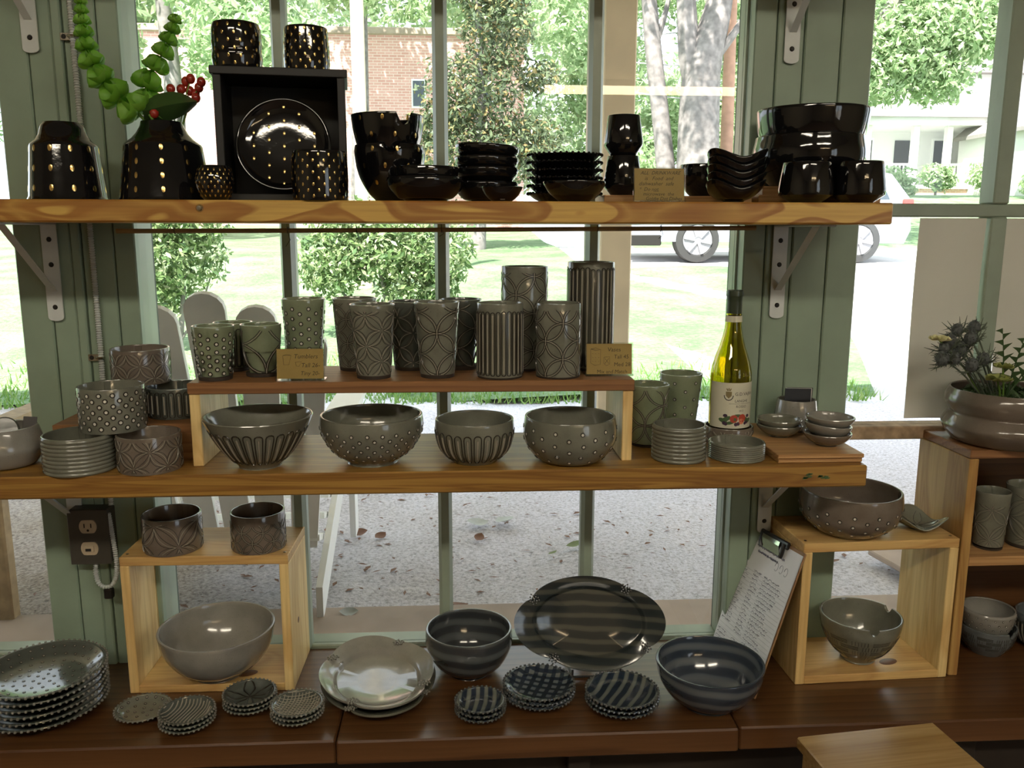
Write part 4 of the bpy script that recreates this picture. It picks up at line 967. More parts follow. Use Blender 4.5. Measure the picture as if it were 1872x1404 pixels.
# centre x, y, base z, largest radius, height (metres)
D = {
 'vase_a': (-.623,1.42,ZT,.0594,.1196), 'vase_b': (-.4702,1.42,ZT,.0711,.1222), 'ball_pot': (-.372,1.345,ZT,.0283,.0505), 'cup_front': (-.213,1.336,ZT,.0421,.0719),
 'yarn_lo': (-.1152,1.44,ZT,.0575,.0903), 'low_a': (-.0553,1.372,ZT,.0606,.0365), 'stk4': (.0424,1.45,ZT,.0533,.0335), 'dish_s': (.0634,1.338,ZT,.0319,.0214),
 'bowl_s': (.1777,1.353,ZT,.0494,.0307), 'back_bowl': (.4208,1.488,ZT+.014,.0421,.0533), 'big_lo': (.593,1.462,ZT+.030,.0931,.082),
 'cup_l': (.5473,1.352,ZT,.0429,.0616), 'cup_r': (.6345,1.356,ZT,.0422,.0639),
 'bowl_left': (-.7389,1.3775,ZM,.0575,.0629), 'ridged_l': (-.6091,1.3464,ZM,.0535,.0576), 'lotus_lo': (-.5005,1.3475,ZM,.0489,.0572),
 'dotted_c': (-.5649,1.3767,ZM+.0595,.0504,.0698), 'back_c': (-.601,1.489,ZM+.0597,.0510,.0505), 'fluted_c': (-.495,1.478,ZM+.0597,.0505,.0505), 'lotus_up': (-.5640,1.508,ZM+.1125,.0491,.0586),
 't1': (-.4010,1.3866,1.2585,.0332,.0863), 't2': (-.394,1.4800,1.2585,.033,.082), 't3': (-.3333,1.4213,1.2585,.0333,.0849), 't4': (-.2713,1.4752,1.2585,.0374,.1228), 't5': (-.1842,1.4751,1.2585,.0379,.1234),
 't6': (-.1458,1.392,1.2585,.0369,.12), 't7': (-.0896,1.4767,1.2585,.0378,.1177), 't8': (-.0413,1.3973,1.2585,.0376,.1229), 't9': (-.0021,1.4782,1.2585,.0368,.1209),
 'v1': (.0625,1.3904,1.2585,.0381,.1218), 'v2': (.1089,1.474,1.2585,.0400,.1773), 'v3': (.1592,1.3902,1.2585,.0373,.1216), 'v4': (.2248,1.474,1.2585,.0405,.1848),
 'b1': (-.3290,1.3547,ZM,.0863,.0825), 'b2': (-.1492,1.3697,ZM,.0843,.0789), 'b3': (.0194,1.3668,ZM,.0657,.0707), 'b4': (.1775,1.3622,ZM,.0777,.0744),
 't10': (.328,1.4592,ZM,.0381,.1093), 't11': (.402,1.518,ZM,.0395,.1181), 'ridged_r': (.3611,1.3623,ZM,.0449,.0581), 'coaster': (.4825,1.478,ZM,.0441,.028), 'low_ridged': (.4613,1.3646,ZM,.0465,.0269),
 'bowl_box': (-.4568,1.490,ZB+.0155,.1040,.0905), 'bowl_str': (.0084,1.4936,ZB,.082,.0883), 'bowl_blue': (.4323,1.3618,ZB,.0946,.079),
 'cuff_l': (-.5249,1.4922,.9315,.0513,.0642), 'cuff_r': (-.3717,1.4903,.9315,.0481,.067), 'bowl_boxr': (.7562,1.4726,ZB+.0185,.0750,.0880), 'bowl_dotr': (.7184,1.4722,.9460,.0913,.080),
 'planter': (1.012,1.489,1.1105,.1080,.0985), 'unit_c1': (.9973,1.4798,.9065,.0317,.1106), 'unit_c2': (1.0766,1.4874,.9065,.0420,.1168), 'unit_y': (1.0428,1.520,ZB,.0531,.0558), 'unit_f': (1.170,1.530,ZB,.0560,.0700),
}
BK = 'black_glaze'; GB = 'glossy black pottery on the upper shelf'
# --- upper shelf
pot('vase_a','vase','empty black bottle vase with three rows of gold ovals','vase',[(.95,0),(1,.02),(.97,.045),(.955,.06),(.835,.70),(.82,.725),(.70,.775),(.60,.85),(.55,.93),(.535,.965),(.47,1)],BK,[('gold',3,11,.0031,.16,.66,0)],smooth=False,rot=-PI/2-.11)
pot('vase_b','vase','black bottle vase with gold ovals holding green bells and berries','vase',[(.97,0),(1,.02),(.98,.05),(.83,.70),(.81,.725),(.66,.79),(.55,.86),(.47,.94),(.45,.97),(.44,1)],BK,[('gold',4,10,.0029,.14,.66,0)],smooth=False,rot=-PI/2+.15)
pot('ball_pot','tea_bowl','tiny rounded black pot covered in fine gold ovals','pot',[(.55,0),(.80,.16),(.97,.45),(1,.62),(.93,.82),(.78,1)],BK,[('gold',7,18,.0013,.14,.9)],rot=.3)
pot('cup_front','cup','black gold flecked cup standing before the leaning plate','cup',[(.90,0),(.97,.03),(1,.4),(.985,.75),(.94,1)],BK,[('gold',8,16,.0016,.08,.92)],rot=.2)
U0 = (-PI/2-.30)
pot('yarn_lo','yarn_bowl','deep black notched bowl at the bottom of its pair','bowl',[(.42,0),(.44,.05),(.66,.20),(.90,.50),(1,.85),(.985,1)],BK,[('gold',3,9,.0026,.35,.92)],fn=notch_fn(.0903,[-PI/2+.12],.22,.013),n=120,rot=0,floor=.012)
pot(None,'yarn_bowl','black notched bowl nested on top of the deep black bowl','bowl',[(.40,0),(.60,.12),(.84,.42),(.95,.72),(1,1)],BK,[('gold',2,9,.0026,.62,.92)],fn=notch_fn(.085,[-PI/2+.55],.2,.017),n=120,dims=(-.1175,1.44,ZT+.0525,.0590,.085))
lowp = [(.55,0),(.57,.10),(.72,.18),(.93,.55),(1,.85),(.99,1)]
pot('low_a','serving_bowl','wide low black bowl, lower of the pair before the notched bowls','bowl',lowp,BK)
pot(None,'serving_bowl','low black bowl nested in the wider front bowl','bowl',lowp,BK,dims=(-.0535,1.372,ZT+.0085,.0500,.0440))
SL = 'stack of four low black bowls'
for k, (dz, h, tl, nm) in enumerate(((0,.034,0,'lowest'),(.0270,.030,0,'second lowest'),(.0445,.030,.015,'second highest'),(.0640,.029,.06,'topmost, tilted'))):
    pot(None,'stacked_bowl','low black bowl, '+nm+' in the stack of four','bowl',[(.5,0),(.52,.12),(.72,.22),(.95,.60),(1,.9),(.99,1)],BK,dims=(.0424,1.45,ZT+dz,.0533,h),group=SL,tilt=(0,tl))
t = pot('dish_s','small_dish','tiny black dish with a price sticker before the bowl stack','dish',[(.45,0),(.5,.05),(.80,.45),(1,1)],BK,extra=1)
MB().bbox(-.0035,.0035,-.001,.0008,0,.0032,.0002).build('price_sticker','price_sticker',t,loc=(0,-.0186,.0030),rot=(-.75,0,0))
pot('bowl_s','small_bowl','small plain black bowl before the scalloped plates','bowl',[(.5,0),(.52,.08),(.80,.45),(.97,.85),(1,1)],BK)

def beaded_plate(key, name, label, mat, beadm, dims, nb, bs, group=None, top=None, rot=0, shape=None, share=None):
    """shallow plate with a ring of beads along its rim; share = earlier plate to reuse meshes from"""
    x, y, z, R, h = dims
    if share is not None:
        t = copy_tree(share); t.location = (x,y,z); t.rotation_euler = (0,0,rot); t['label'] = label
        if group: t['group'] = group
        return t, None
    F = Form(R*.965, h, shape or [(.55,0),(.58,.08),(.80,.45),(.93,.80),(1,1)], True, .0042, .0045)
    t = thing(name, label, 'plate', (x,y,z), rot, group)
    F.body(0, 56).build('body', mat, t)
    mb = MB()
    for i in range(nb):
        a = 2*PI*i/nb; mb.ball(((R*.975)*math.cos(a),(R*.975)*math.sin(a),h+bs*.25), bs, 6, 4)
    mb.build('beaded_rim', beadm, t, kind='stuff')
    return t, F
def face_dots(F, t, rings, size, line='line_dark', cen='line_pale'):
    a_, b_ = MB(), MB()
    for r, n in rings:
        for i in range(n):
            th = 2*PI*(i+.3*r*100)/n; p = (r*math.cos(th), r*math.sin(th), F.inner(r)); sl = (F.inner(r+.003)-F.inner(max(0,r-.003)))/.006
            nr = Vector((-sl*math.cos(th),-sl*math.sin(th),1)).normalized()
            disc_on(p, nr, size, .0007, a_, 9, ring=True); disc_on(p, nr, size*.55, .0008, b_, 7)
    a_.build('dot_rings', line, t, kind='stuff'); b_.build('raised_dots', cen, t, kind='stuff')
def face_lines(F, t, lines, rad=.0007, mat='line_pale', name='raised_lines'):
    mb = MB()
    for pts in lines:
        Q = [(px,py,F.inner(math.hypot(px,py))+rad*.5) for px, py in pts if math.hypot(px,py) < F.R*.93]
        if len(Q) > 1: mb.tube(Q, rad, 5)
    mb.build(name, mat, t, kind='stuff')
SP = 'stack of scalloped black plates'
first = None
nmz = ['lowest','second','third','fourth','fifth','topmost']
for k in range(6):
    h = .016 if k else .022
    t, F = beaded_plate(None,'scalloped_plate',f'scalloped black plate, {nmz[k]} from below in its stack',BK,BK,(.1734,1.45,ZT+(.0125*k),.0632,.016),40,.0028,SP,share=first,rot=.3*k)
    first = first or t
# angular cups on a block
cupp = [(.55,0),(.60,.02),(.97,.24),(1,.32),(.80,1)]
pot(None,'angular_cup','angular black cup at the bottom of its pair on the block','cup',cupp,BK,smooth=False,dims=(.2732,1.46,ZT+.0145,.0330,.0640))
pot(None,'angular_cup','angular black cup standing on top of another','cup',[(.62,0),(.66,.02),(.98,.26),(1,.36),(.82,1)],BK,smooth=False,dims=(.2732,1.46,ZT+.0800,.0330,.0640))
def board(name, label, x0, x1, y0, y1, z0, z1, mat='plywood', rz=0, group=None, cat='board'):
    cx, cy = (x0+x1)/2, (y0+y1)/2
    return tag(MB().bbox(x0-cx,x1-cx,y0-cy,y1-cy,0,z1-z0,.001).build(name, mat, loc=(cx,cy,z0), rot=(0,0,rz), angle=20), label, cat, group)
board('wood_block','small wooden block under the angular cups',.235,.345,1.415,1.51,ZT,ZT+.0142)
board('wood_block','wooden board under the black bowl behind the wavy stack',.36,.487,1.428,1.545,ZT,ZT+.0138)
board('wood_block','lower wooden board under the big black bowls',.492,.70,1.41,1.555,ZT,ZT+.0150,)
board('wood_block','upper wooden board under the big black bowls',.500,.69,1.415,1.55,ZT+.0151,ZT+.0298)
pot('back_bowl','round_bowl','black bowl half hidden behind the wavy bowls','bowl',[(.5,0),(.75,.2),(.97,.6),(1,.85),(.98,1)],BK)
WV = 'stack of wavy black bowls'
def wavy_fn(R, h, amp, ph):
    def fn(x, y, z):
        r = math.hypot(x,y)/R; th = math.atan2(y,x); k = max(0,r-.35)/.65
        s = 1+.10*k*math.cos(3*th+ph); return (x*s, y*s, z+amp*k*k*math.cos(3*th+ph))
    return fn
wz = ['lowest','second lowest','middle','second highest','topmost']
first = None
for k in range(5):
    if first is None:
        first = pot(None,'wavy_bowl',f'three-lobed black bowl, {wz[k]} in the wavy stack','bowl',[(.36,0),(.38,.14),(.62,.28),(.90,.66),(1,1)],BK,dims=(.4357,1.366,ZT,.0455,.028),fn=wavy_fn(.0455,.028,.0075,PI/2),group=WV)
    else:
        c = first.copy(); COL.objects.link(c); c.location.z = ZT+.0118*k; c['label'] = f'three-lobed black bowl, {wz[k]} in the wavy stack'; c.rotation_euler.z = .05*(k%2)
pot('big_lo','large_bowl','large rounded black bowl under another by the right post','bowl',[(.60,0),(.72,.10),(.96,.42),(1,.68),(.965,.92),(.955,1)],BK,floor=.012)
pot(None,'large_bowl','large black bowl stacked on top by the right post','bowl',[(.62,0),(.70,.10),(.88,.34),(.955,.55),(1,.9),(1,1)],BK,dims=(.5958,1.462,ZT+.0785,.0925,.0775))
cp = [(.55,0),(.60,.04),(.97,.20),(1,.33),(.88,.93),(.86,1)]
pot('cup_l','angular_cup','squat black faceted cup, left of the pair at the shelf end','cup',cp,BK,smooth=False)
pot('cup_r','angular_cup','squat black faceted cup, right at the shelf end','cup',cp,BK,smooth=False)

# black display box with plate and pots
bx = thing('display_box','open black wooden box standing on the upper shelf','box',(-.2830,1.4365,ZT),math.radians(7))
W2, HH, DD, TK = .0980, .200, .060, .012
MB().bbox(-W2-.004,W2+.004,-DD-.003,DD,HH-TK,HH,.001).build('top_panel','black_paint',bx,angle=20)
MB().bbox(-W2,W2,-DD,DD,0,TK,.001).build('bottom_panel','black_paint',bx,angle=20)
for s in (-1,1): MB().bbox(min(s*W2,s*(W2-TK)),max(s*W2,s*(W2-TK)),-DD,DD,TK,HH-TK,.001).build('side_panel','black_paint',bx,angle=20)
MB().box(-W2+TK,W2-TK,DD-.006,DD-.001,TK,HH-TK).build('back_panel','black_paint',bx,smooth=False)
pot(None,'tumbler','black gold flecked pot on the box, at its left corner','pot',[(.86,0),(.95,.06),(1,.30),(.97,.42),(.985,.60),(.97,.85),(.91,1)],BK,[('gold',6,13,.0019,.10,.92)],dims=(-.3475,1.420,ZT+HH+.0005,.0385,.0690),rot=.4)
pot(None,'tumbler','black gold flecked pot on the box, at its right corner','pot',[(.88,0),(.97,.06),(1,.35),(.97,.7),(.93,1)],BK,[('gold',7,15,.0018,.08,.94)],dims=(-.2430,1.437,ZT+HH+.0005,.0362,.0680),rot=.1)
pt = thing('gold_dot_plate','round black plate with gold ovals leaning inside the black box','plate',(-.2790,1.413,ZT+.0865),(math.radians(78),0,math.radians(3)))
F = Form(.0735,.014,[(.55,0),(.6,.1),(.86,.5),(1,1)],True,.004,.004); F.body(0,64).build('body',BK,pt)
mb = MB()
for ix in range(-5,6):
    for iy in range(-5,6):
        px, py = ix*.0235, iy*.0205+(.010 if ix%2 else 0); r = math.hypot(px,py)
        if r < .062: disc_on((px,py,F.inner(r)+.0002),(0,0,1),.0021,.0004,mb,9,tall=1.6)
mb.build('gold_dots','gold',pt,kind='stuff')

# --- sign cards in acrylic stands
def card(name, label, loc, w, h, tilt, lines, rz=0, draw=()):
    t = thing(name, label, 'sign', loc, (0,0,rz)); M = Matrix.Rotation(-tilt,4,'X')
    MB().bbox(-w/2-.002,w/2+.002,-.0022,-.0008,0,h+.002,.0003,M).build('front_sheet','acrylic',t,angle=20)
    MB().bbox(-w/2-.002,w/2+.002,.0008,.0022,0,h+.002,.0003,M).build('back_sheet','acrylic',t,angle=20)
    MB().bbox(-w/2-.002,w/2+.002,-.004,.026,-.0003,.0013,.0003).build('base','acrylic',t,angle=20)
    MB().tube([(-w/2-.002,-.003,.0018),(w/2+.002,-.003,.0018)],.0014,6).build('folded_edge','acrylic',t)
    cd_ = MB().bbox(-w/2,w/2,-.0006,.0006,.003,h,.0001,M).build('card','paper_kraft',t,angle=20)
    pr = MB()
    for body, x, z, size, sh in lines:
        tm = text_mb(body, size, sh); pr.add([tuple(M @ Vector((x*w+p[0]-w/2, -.0007-.00005, z*h+p[1]))) for p in tm.v], tm.f)
    for pts in draw:
        Q = [M @ Vector((p[0]*w-w/2,-.0009,p[1]*h)) for p in pts]; pr.tube([tuple(q) for q in Q],.00028,4)
    pr.build('handwriting','ink',cd_,smooth=False,kind='stuff'); return t
card('sign_card','kraft card about drinkware in a clear stand on the upper shelf',(.311,1.345,ZT+.0003),.079,.053,.16,
     [('ALL  DRINKWARE',.12,.82,.0078,.35),('is   Food  and',.2,.655,.0082,.35),('dishwasher  safe',.08,.50,.0084,.35),('*  Do not',.09,.34,.0078,.25),('microwave  the',.17,.20,.0078,.2),('Goldie Dot Dishes',.22,.065,.0076,.2)],0,[[(.38,.325),(.49,.325)]])
cupd = [(.13,.78),(.15,.50),(.26,.50),(.31,.80),(.13,.79),(.20,.82),(.31,.80)]
card('sign_card','kraft tumbler price card with a sketched tumbler, in a clear stand',(-.2605,1.362,1.2588),.074,.051,.14,
     [('Tumblers',.36,.70,.0100,.2),('Tall 26-',.52,.42,.0098,.15),('Tiny 20-',.50,.17,.0092,.2)],0,[cupd,[(.40,.58),(.42,.46),(.48,.45),(.53,.60),(.40,.58)]])
vd = [(.09,.84),(.09,.40),(.18,.33),(.30,.36),(.31,.82),(.09,.84),(.2,.88),(.31,.82),(.2,.79),(.09,.84)]
card('sign_card','kraft vase price card with two sketched vases, in a clear stand',(.2450,1.384,1.2588),.076,.0535,.14,
     [('Vases',.46,.76,.0098,.1),('Tall 45',.60,.54,.0092,.05),('Med 28',.60,.30,.0092,.05),('Mix and Match',.22,.08,.0086,.1)],0,
     [vd,[(.38,.58),(.38,.38),(.44,.32),(.51,.37),(.51,.60),(.38,.58)]]+[[(x,y),(x+.012,y-.012)] for x in (.13,.19,.26) for y in (.7,.58,.46)]+[[(.40,.55),(.49,.38)],[(.49,.55),(.40,.38)]])

# --- middle shelf, left
G_, S_, K_, N_ = 'stone_green','stone_grey','stone_dark','stone_brown'
pot('bowl_left','round_bowl','plain grey rounded bowl at the left end holding dark discs','bowl',[(.60,0),(.78,.06),(.97,.36),(1,.55),(.90,.90),(.85,1)],'stone_pale')
for i, (x, y, z, rx, ry, r, l) in enumerate(((-.735,1.372,ZM+.058,1.2,.1,.022,'dark green disc leaning in the left grey bowl'),(-.772,1.385,ZM+.054,1.25,-.2,.018,'dark disc at the far left of the grey bowl'))):
    tag(MB().lathe([(0,-.003),(r*.9,-.003),(r,-.001),(r,.001),(r*.9,.003),(0,.003)],28).build('ceramic_disc','stone_dark',loc=(x,y,z),rot=(rx,ry,.2)), l, 'disc')
tag(MB().bbox(-.010,.010,-.0012,.0012,-.02,.02,.0003).build('price_tag','card_black',loc=(-.7075,1.395,ZM+.055),rot=(-.2,.15,.4),angle=20),'small black card sticking out of the left grey bowl','card')
cyl = [(.985,0),(1,.03),(1,.5),(1,1)]
pot('ridged_l','cuff_dish','ribbed grey cuff dish at the front of the left stack','dish',cyl,S_,smooth=False,ribs=(9,.0016),seam=PI/2+.3)
pot('lotus_lo','cuff_dish','brown petal carved cuff at the bottom of the left stack','dish',cyl,N_,[('lotus',6,.04,.93,.0008,(.62,.44,.22),.35)],smooth=False,seam=PI/2-.4,rot=.35)
pot('dotted_c','cuff_dish','dotted grey cuff resting on two cuffs in the left stack','dish',cyl,S_,[('dots',7,16,.0044,.12,.88)],smooth=False,seam=PI/2+.5)
pot('back_c','cuff_dish','grey cuff mostly hidden behind the dotted cuff','dish',cyl,S_,smooth=False,seam=PI/2)
pot('fluted_c','cuff_dish','fluted grey cuff beside the riser leg','dish',cyl,K_,[('flutes',26,.06,.92)],smooth=False,seam=PI/2+.2)
pot('lotus_up','cuff_dish','brown petal carved cuff topping the left stack','dish',cyl,N_,[('lotus',7,.04,.93,.0008,(.62,.44,.22),.4)],smooth=False,seam=PI/2+.4,rot=.1)
board('wood_block','thick wooden block under the rear cuffs on the left',-.674,-.440,1.400,1.555,ZM,ZM+.0593,'riser_wood')
# riser
rs = thing('riser','wooden riser bridge carrying the tumblers and vases','riser',(-.0775,1.431,ZM))
MB().bbox(-.3585,.3585,-.083,.083,.1185,.1370,.0015).build('top_board','riser_wood',rs,angle=20)
for s in (-1,1): MB().bbox(min(s*.357,s*.340),max(s*.357,s*.340),-.081,.081,0,.1183,.0012).build('side_board','pale_pine',rs,angle=20)
# tumblers and vases on the riser
tum = [(.80,0),(.815,.06),(.90,.5),(.985,.93),(1,1)]; tal = [(.75,0),(.765,.05),(.87,.5),(.98,.94),(1,1)]; vas = [(.985,0),(1,.025),(1,.5),(1,1)]
pot('t1','tumbler','short dotted tumbler at the left end of the riser','tumbler',tum,G_,[('dots',10,8,.0039,.14,.86)],foot=.07,smooth=False,seam=PI/2-.3,wall=.003)
pot('t2','tumbler','short fluted tumbler behind the short dotted one','tumbler',tum,G_,[('flutes',18,.10,.90)],foot=.07,smooth=False,seam=PI/2,wall=.003)
pot('t3','tumbler','short tumbler carved with large arcs beside the tumbler card','tumbler',tum,G_,[('circles',2,.08,.98,.0011,.0018)],foot=.07,smooth=False,seam=PI/2+.4,rot=.45,wall=.003)
pot('t4','tumbler','tall dotted tumbler behind the tumbler card','tumbler',tal,G_,[('dots',12,8,.0039,.12,.88)],foot=.05,smooth=False,seam=PI/2+.5,wall=.003)
pot('t5','tumbler','tall tumbler with small interlaced circles behind the petal one','tumbler',tal,S_,[('circles',5,.06,.96,.0009,.0013)],foot=.05,smooth=False,seam=PI/2-.4,wall=.003)
pot('t6','tumbler','tall front tumbler carved with many-veined petals','tumbler',tal,S_,[('lotus',4,.06,.94,.0009,(.62,.44,.24),.9)],foot=.05,smooth=False,seam=PI/2,rot=.55,wall=.003)
pot('t7','tumbler','dark petal carved tumbler in the back row','tumbler',tal,K_,[('lotus',4,.06,.94,.0009,(.62,.44,.24),.3)],foot=.05,smooth=False,seam=PI/2+.2,rot=.2,wall=.003)
pot('t8','tumbler','tall front tumbler carved with wide double arcs','tumbler',tal,S_,[('circles',3,.05,.97,.0011,.0019)],foot=.05,smooth=False,seam=PI/2+.35,rot=-.5,wall=.003)
pot('t9','tumbler','dark double arc tumbler in the back row left of the fluted vase','tumbler',tal,K_,[('circles',3,.05,.95,.0010,.0017)],foot=.06,smooth=False,seam=PI/2+.8,rot=.3,wall=.003)
pot('v1','vase','medium fluted cylinder vase in the front row','vase',vas,S_,[('flutes',26,.05,.90)],smooth=False,foot=.02,seam=PI/2-.2,wall=.0032)
pot('v2','vase','tall cylinder vase with interlaced circles in the back row','vase',vas,S_,[('circles',4,.03,.95,.0011,.0018)],smooth=False,foot=.02,seam=PI/2,rot=.35,wall=.0032)
pot('v3','vase','medium cylinder vase with interlaced circles in the front row','vase',vas,S_,[('circles',4,.03,.93,.0011,.0018)],smooth=False,foot=.02,seam=PI/2+.6,rot=.1,wall=.0032)
pot('v4','vase','tallest fluted cylinder vase behind the vase card','vase',vas,S_,[('flutes',27,.04,.95)],smooth=False,foot=.02,seam=PI/2,wall=.0032)
# bowls in the riser
pot('b1','serving_bowl','wide flared bowl with carved flutes, leftmost under the riser','bowl',[(.39,0),(.41,.05),(.66,.34),(.88,.72),(1,1)],S_,[('flutes',28,.14,.80)],wall=.0042,floor=.008)
pot('b2','serving_bowl','wide dotted bowl with bright dots under the riser','bowl',[(.49,0),(.50,.05),(.78,.28),(.96,.60),(1,.80),(.985,1)],S_,[('dots',6,22,.0037,.20,.76)],wall=.0042,floor=.008)
pot('b3','serving_bowl','smallest fluted bowl under the riser','bowl',[(.56,0),(.62,.05),(.88,.32),(.99,.70),(.985,1)],S_,[('flutes',25,.10,.78)],wall=.004,floor=.008)
pot('b4','serving_bowl','bowl with sparse dots, rightmost under the riser','bowl',[(.56,0),(.74,.10),(.95,.40),(1,.68),(.965,1)],S_,[('dots',6,11,.0040,.14,.80)],wall=.0042,floor=.008)
# --- middle shelf, right
pot('t10','tumbler','tall tumbler with carved arcs just right of the riser','tumbler',tal,G_,[('circles',3,.05,.95,.0010,.0015)],foot=.03,smooth=False,seam=PI/2+.6,rot=.2,wall=.003)
pot('t11','tumbler','tall green tumbler with sparse dots left of the wine bottle','tumbler',[(.68,0),(.70,.05),(.84,.5),(.98,.95),(1,1)],G_,[('dots',7,6,.0034,.14,.88)],smooth=False,wall=.0032,seam=PI/2)
pot('ridged_r','cuff_dish','ribbed cuff dish below the tumblers, left of the low ribbed one','dish',cyl,S_,smooth=False,ribs=(9,.0016),seam=PI/2+.35)
pot('coaster','bottle_coaster','petal carved coaster ring around the foot of the wine bottle','coaster',cyl,N_,[('lotus',6,.06,.90,.0008,(.6,.34),.5)],smooth=False,wall=.0036)
pot('low_ridged','cuff_dish','very low ribbed dish before the wine bottle','dish',[(.99,0),(1,.06),(1,.5),(1,1)],S_,smooth=False,ribs=(8,.0012),seam=PI/2+.05)
BD = 'plywood boards at the shelf end'
board('plywood_board','lower plywood board at the right end of the middle shelf',.518,.660,1.322,1.552,ZM+.0002,ZM+.0080,group=BD)
board('plywood_board','upper plywood board under the small bowls at the shelf end',.516,.661,1.318,1.550,ZM+.0082,ZM+.0150,group=BD)
zb = ZM+.0152
sb = [(.42,0),(.44,.08),(.74,.36),(.94,.75),(1,1)]
pot(None,'small_bowl','small grey bowl under another, left on the plywood boards','bowl',sb,S_,dims=(.5653,1.4476,zb,.0405,.0215))
pot(None,'small_bowl','small grey bowl nested on top, left on the plywood boards','bowl',sb,S_,dims=(.5645,1.4476,zb+.0085,.0390,.0225))
pot(None,'small_bowl','bottom one of three small bowls on the plywood boards','bowl',sb,N_,dims=(.6235,1.380,zb,.0403,.0215))
pot(None,'small_bowl','tilted middle one of three small bowls on the plywood boards','bowl',sb,'stone_pale',dims=(.6215,1.380,zb+.0125,.0395,.0240),tilt=(0,.10))
pot(None,'small_bowl','topmost of three small bowls on the plywood boards','bowl',sb,'stone_pale',dims=(.6265,1.380,zb+.0275,.0405,.0220),tilt=(0,.02))
pot(None,'card_pot','tapered pale pot holding business cards behind the small bowls','pot',[(.97,0),(1,.05),(.95,.4),(.84,1)],'stone_pale',dims=(.6180,1.506,zb,.0415,.0540),smooth=False)
for i, (dx, dy, rx, m, l) in enumerate(((0,0,-.10,'card_black','front black business card in the tapered pot'),(.003,.006,-.06,'card_white','middle white business card in the tapered pot'),(.006,.012,-.02,'card_black','rear dark business card in the tapered pot'))):
    tag(MB().bbox(-.026,.026,-.0012,.0012,0,.052,.0002).build('business_card',m,loc=(.615+dx,1.494+dy,zb+.024),rot=(rx,.05,.15),angle=20),l,'card','cards in the tapered pot')

# wine bottle
BR, BH = .0365, .268
bt = thing('wine_bottle','green-gold wine bottle with cream fruit label in a carved coaster','bottle',(.4825,1.478,ZM+.0045))
bo = [(.88,0),(.96,.008),(.985,.03),(1,.10),(1,.42),(.985,.46),(.93,.50),(.78,.57),(.62,.63),(.50,.69),(.42,.745),(.385,.79),(.365,.85),(.36,.93),(.37,.96),(.40,.965),(.40,.985),(.385,1)]
FB = Form(BR, BH, bo, False, .0022, .006)
FB.body(0, 48).build('glass','bottle_glass',bt)
MB().lathe([(r*BR*1.03, z*BH) for r, z in bo if z >= .83]+[(.36*BR,1.004*BH),(0,1.004*BH)],36).build('capsule','capsule',bt)
MB().lathe([(FB.r(z*BH)+.0009, z*BH) for z in (.795,.81,.825,.835)],36).build('neck_band','label_cream',bt)
def on_bottle(mb, lift=.0006):
    """wrap flat artwork (x across, y up) round the bottle front"""
    out = MB(); v = []
    for p in mb.v:
        z = p[1]; th = -PI/2+p[0]/BR; r = FB.r(z)+lift; v.append((r*math.cos(th), r*math.sin(th), z))
    return out.add(v, mb.f)
def grid_rect(x0, x1, z0, z1, n=28):
    m = MB()
    for j in range(3):
        for i in range(n+1): m.v.append((x0+(x1-x0)*i/n, z0+(z1-z0)*j/2, 0))
    m.f = [(j*(n+1)+i, j*(n+1)+i+1, (j+1)*(n+1)+i+1, (j+1)*(n+1)+i) for j in range(2) for i in range(n)]; return m
LZ0, LZ1 = .026, .108
lb = on_bottle(grid_rect(-.052,.052,LZ0,LZ1), .0004).build('label','label_cream',bt)
def lab(body, x, z, size, mat='label_black', align='LEFT', sh=0):
    m = text_mb(body, size, sh, align); m.v = [(p[0]+x, p[1]+z, 0) for p in m.v]
    on_bottle(m, .0007).build('lettering', mat, lb, smooth=False, kind='stuff')
lab('G.D.VAJRA', -.003, .0855, .0082); lab('LANGHE', .010, .0735, .0066, align='CENTER'); lab('DENOMINAZIONE DI ORIGINE CONTROLLATA', .010, .0700, .0021, align='CENTER'); lab('ROSSO', .010, .0635, .0064, align='CENTER'); lab('2012', .010, .0565, .0044, align='CENTER')
def blob(x, z, rx, rz, mat, rot=0, nm='fruit_print', lift=.0007, n=12):
    m = MB(); m.v = [(x,z,0)]+[(x+rx*math.cos(a)*math.cos(rot)-rz*math.sin(a)*math.sin(rot), z+rx*math.cos(a)*math.sin(rot)+rz*math.sin(a)*math.cos(rot), 0) for a in np.linspace(0,2*PI,n+1)[:-1]]
    m.f = [(0,1+i,1+(i+1)%n) for i in range(n)]; on_bottle(m, lift).build(nm, mat, lb, smooth=False, kind='stuff')
for x, z, rx, rz, mt, rt in ((-.016,.043,.009,.004,'label_green',.5),(-.022,.040,.008,.004,'label_green',-.3),(-.010,.036,.008,.003,'label_green',.2),(.020,.042,.008,.004,'label_green',-.5),(.027,.039,.008,.004,'label_green',.3),(.004,.049,.008,.003,'label_green',0),(-.018,.049,.004,.003,'label_purple',0),(.025,.048,.004,.003,'label_purple',0)): blob(x,z,rx,rz,mt,rt,lift=.0007)
for x, z, r, mt in ((-.003,.0435,.0072,'label_red'),(.0125,.0445,.0075,'label_red'),(.011,.0385,.0052,'label_pink'),(-.001,.0425,.0028,'label_green'),(-.0195,.0355,.0034,'label_purple'),(-.0165,.034,.0030,'label_purple'),(.001,.0335,.0034,'label_purple'),(.005,.0345,.0034,'label_purple'),(.019,.035,.0030,'label_purple'),(.023,.0365,.0030,'label_purple')): blob(x,z,r,r,mt,lift=.0009)
for dx in (-.003,0,.003): blob(-.0135+dx*.9,.0965+abs(dx)*-.2,.0011,.0028,'label_gold',-dx*150,'crest_print',.0008)
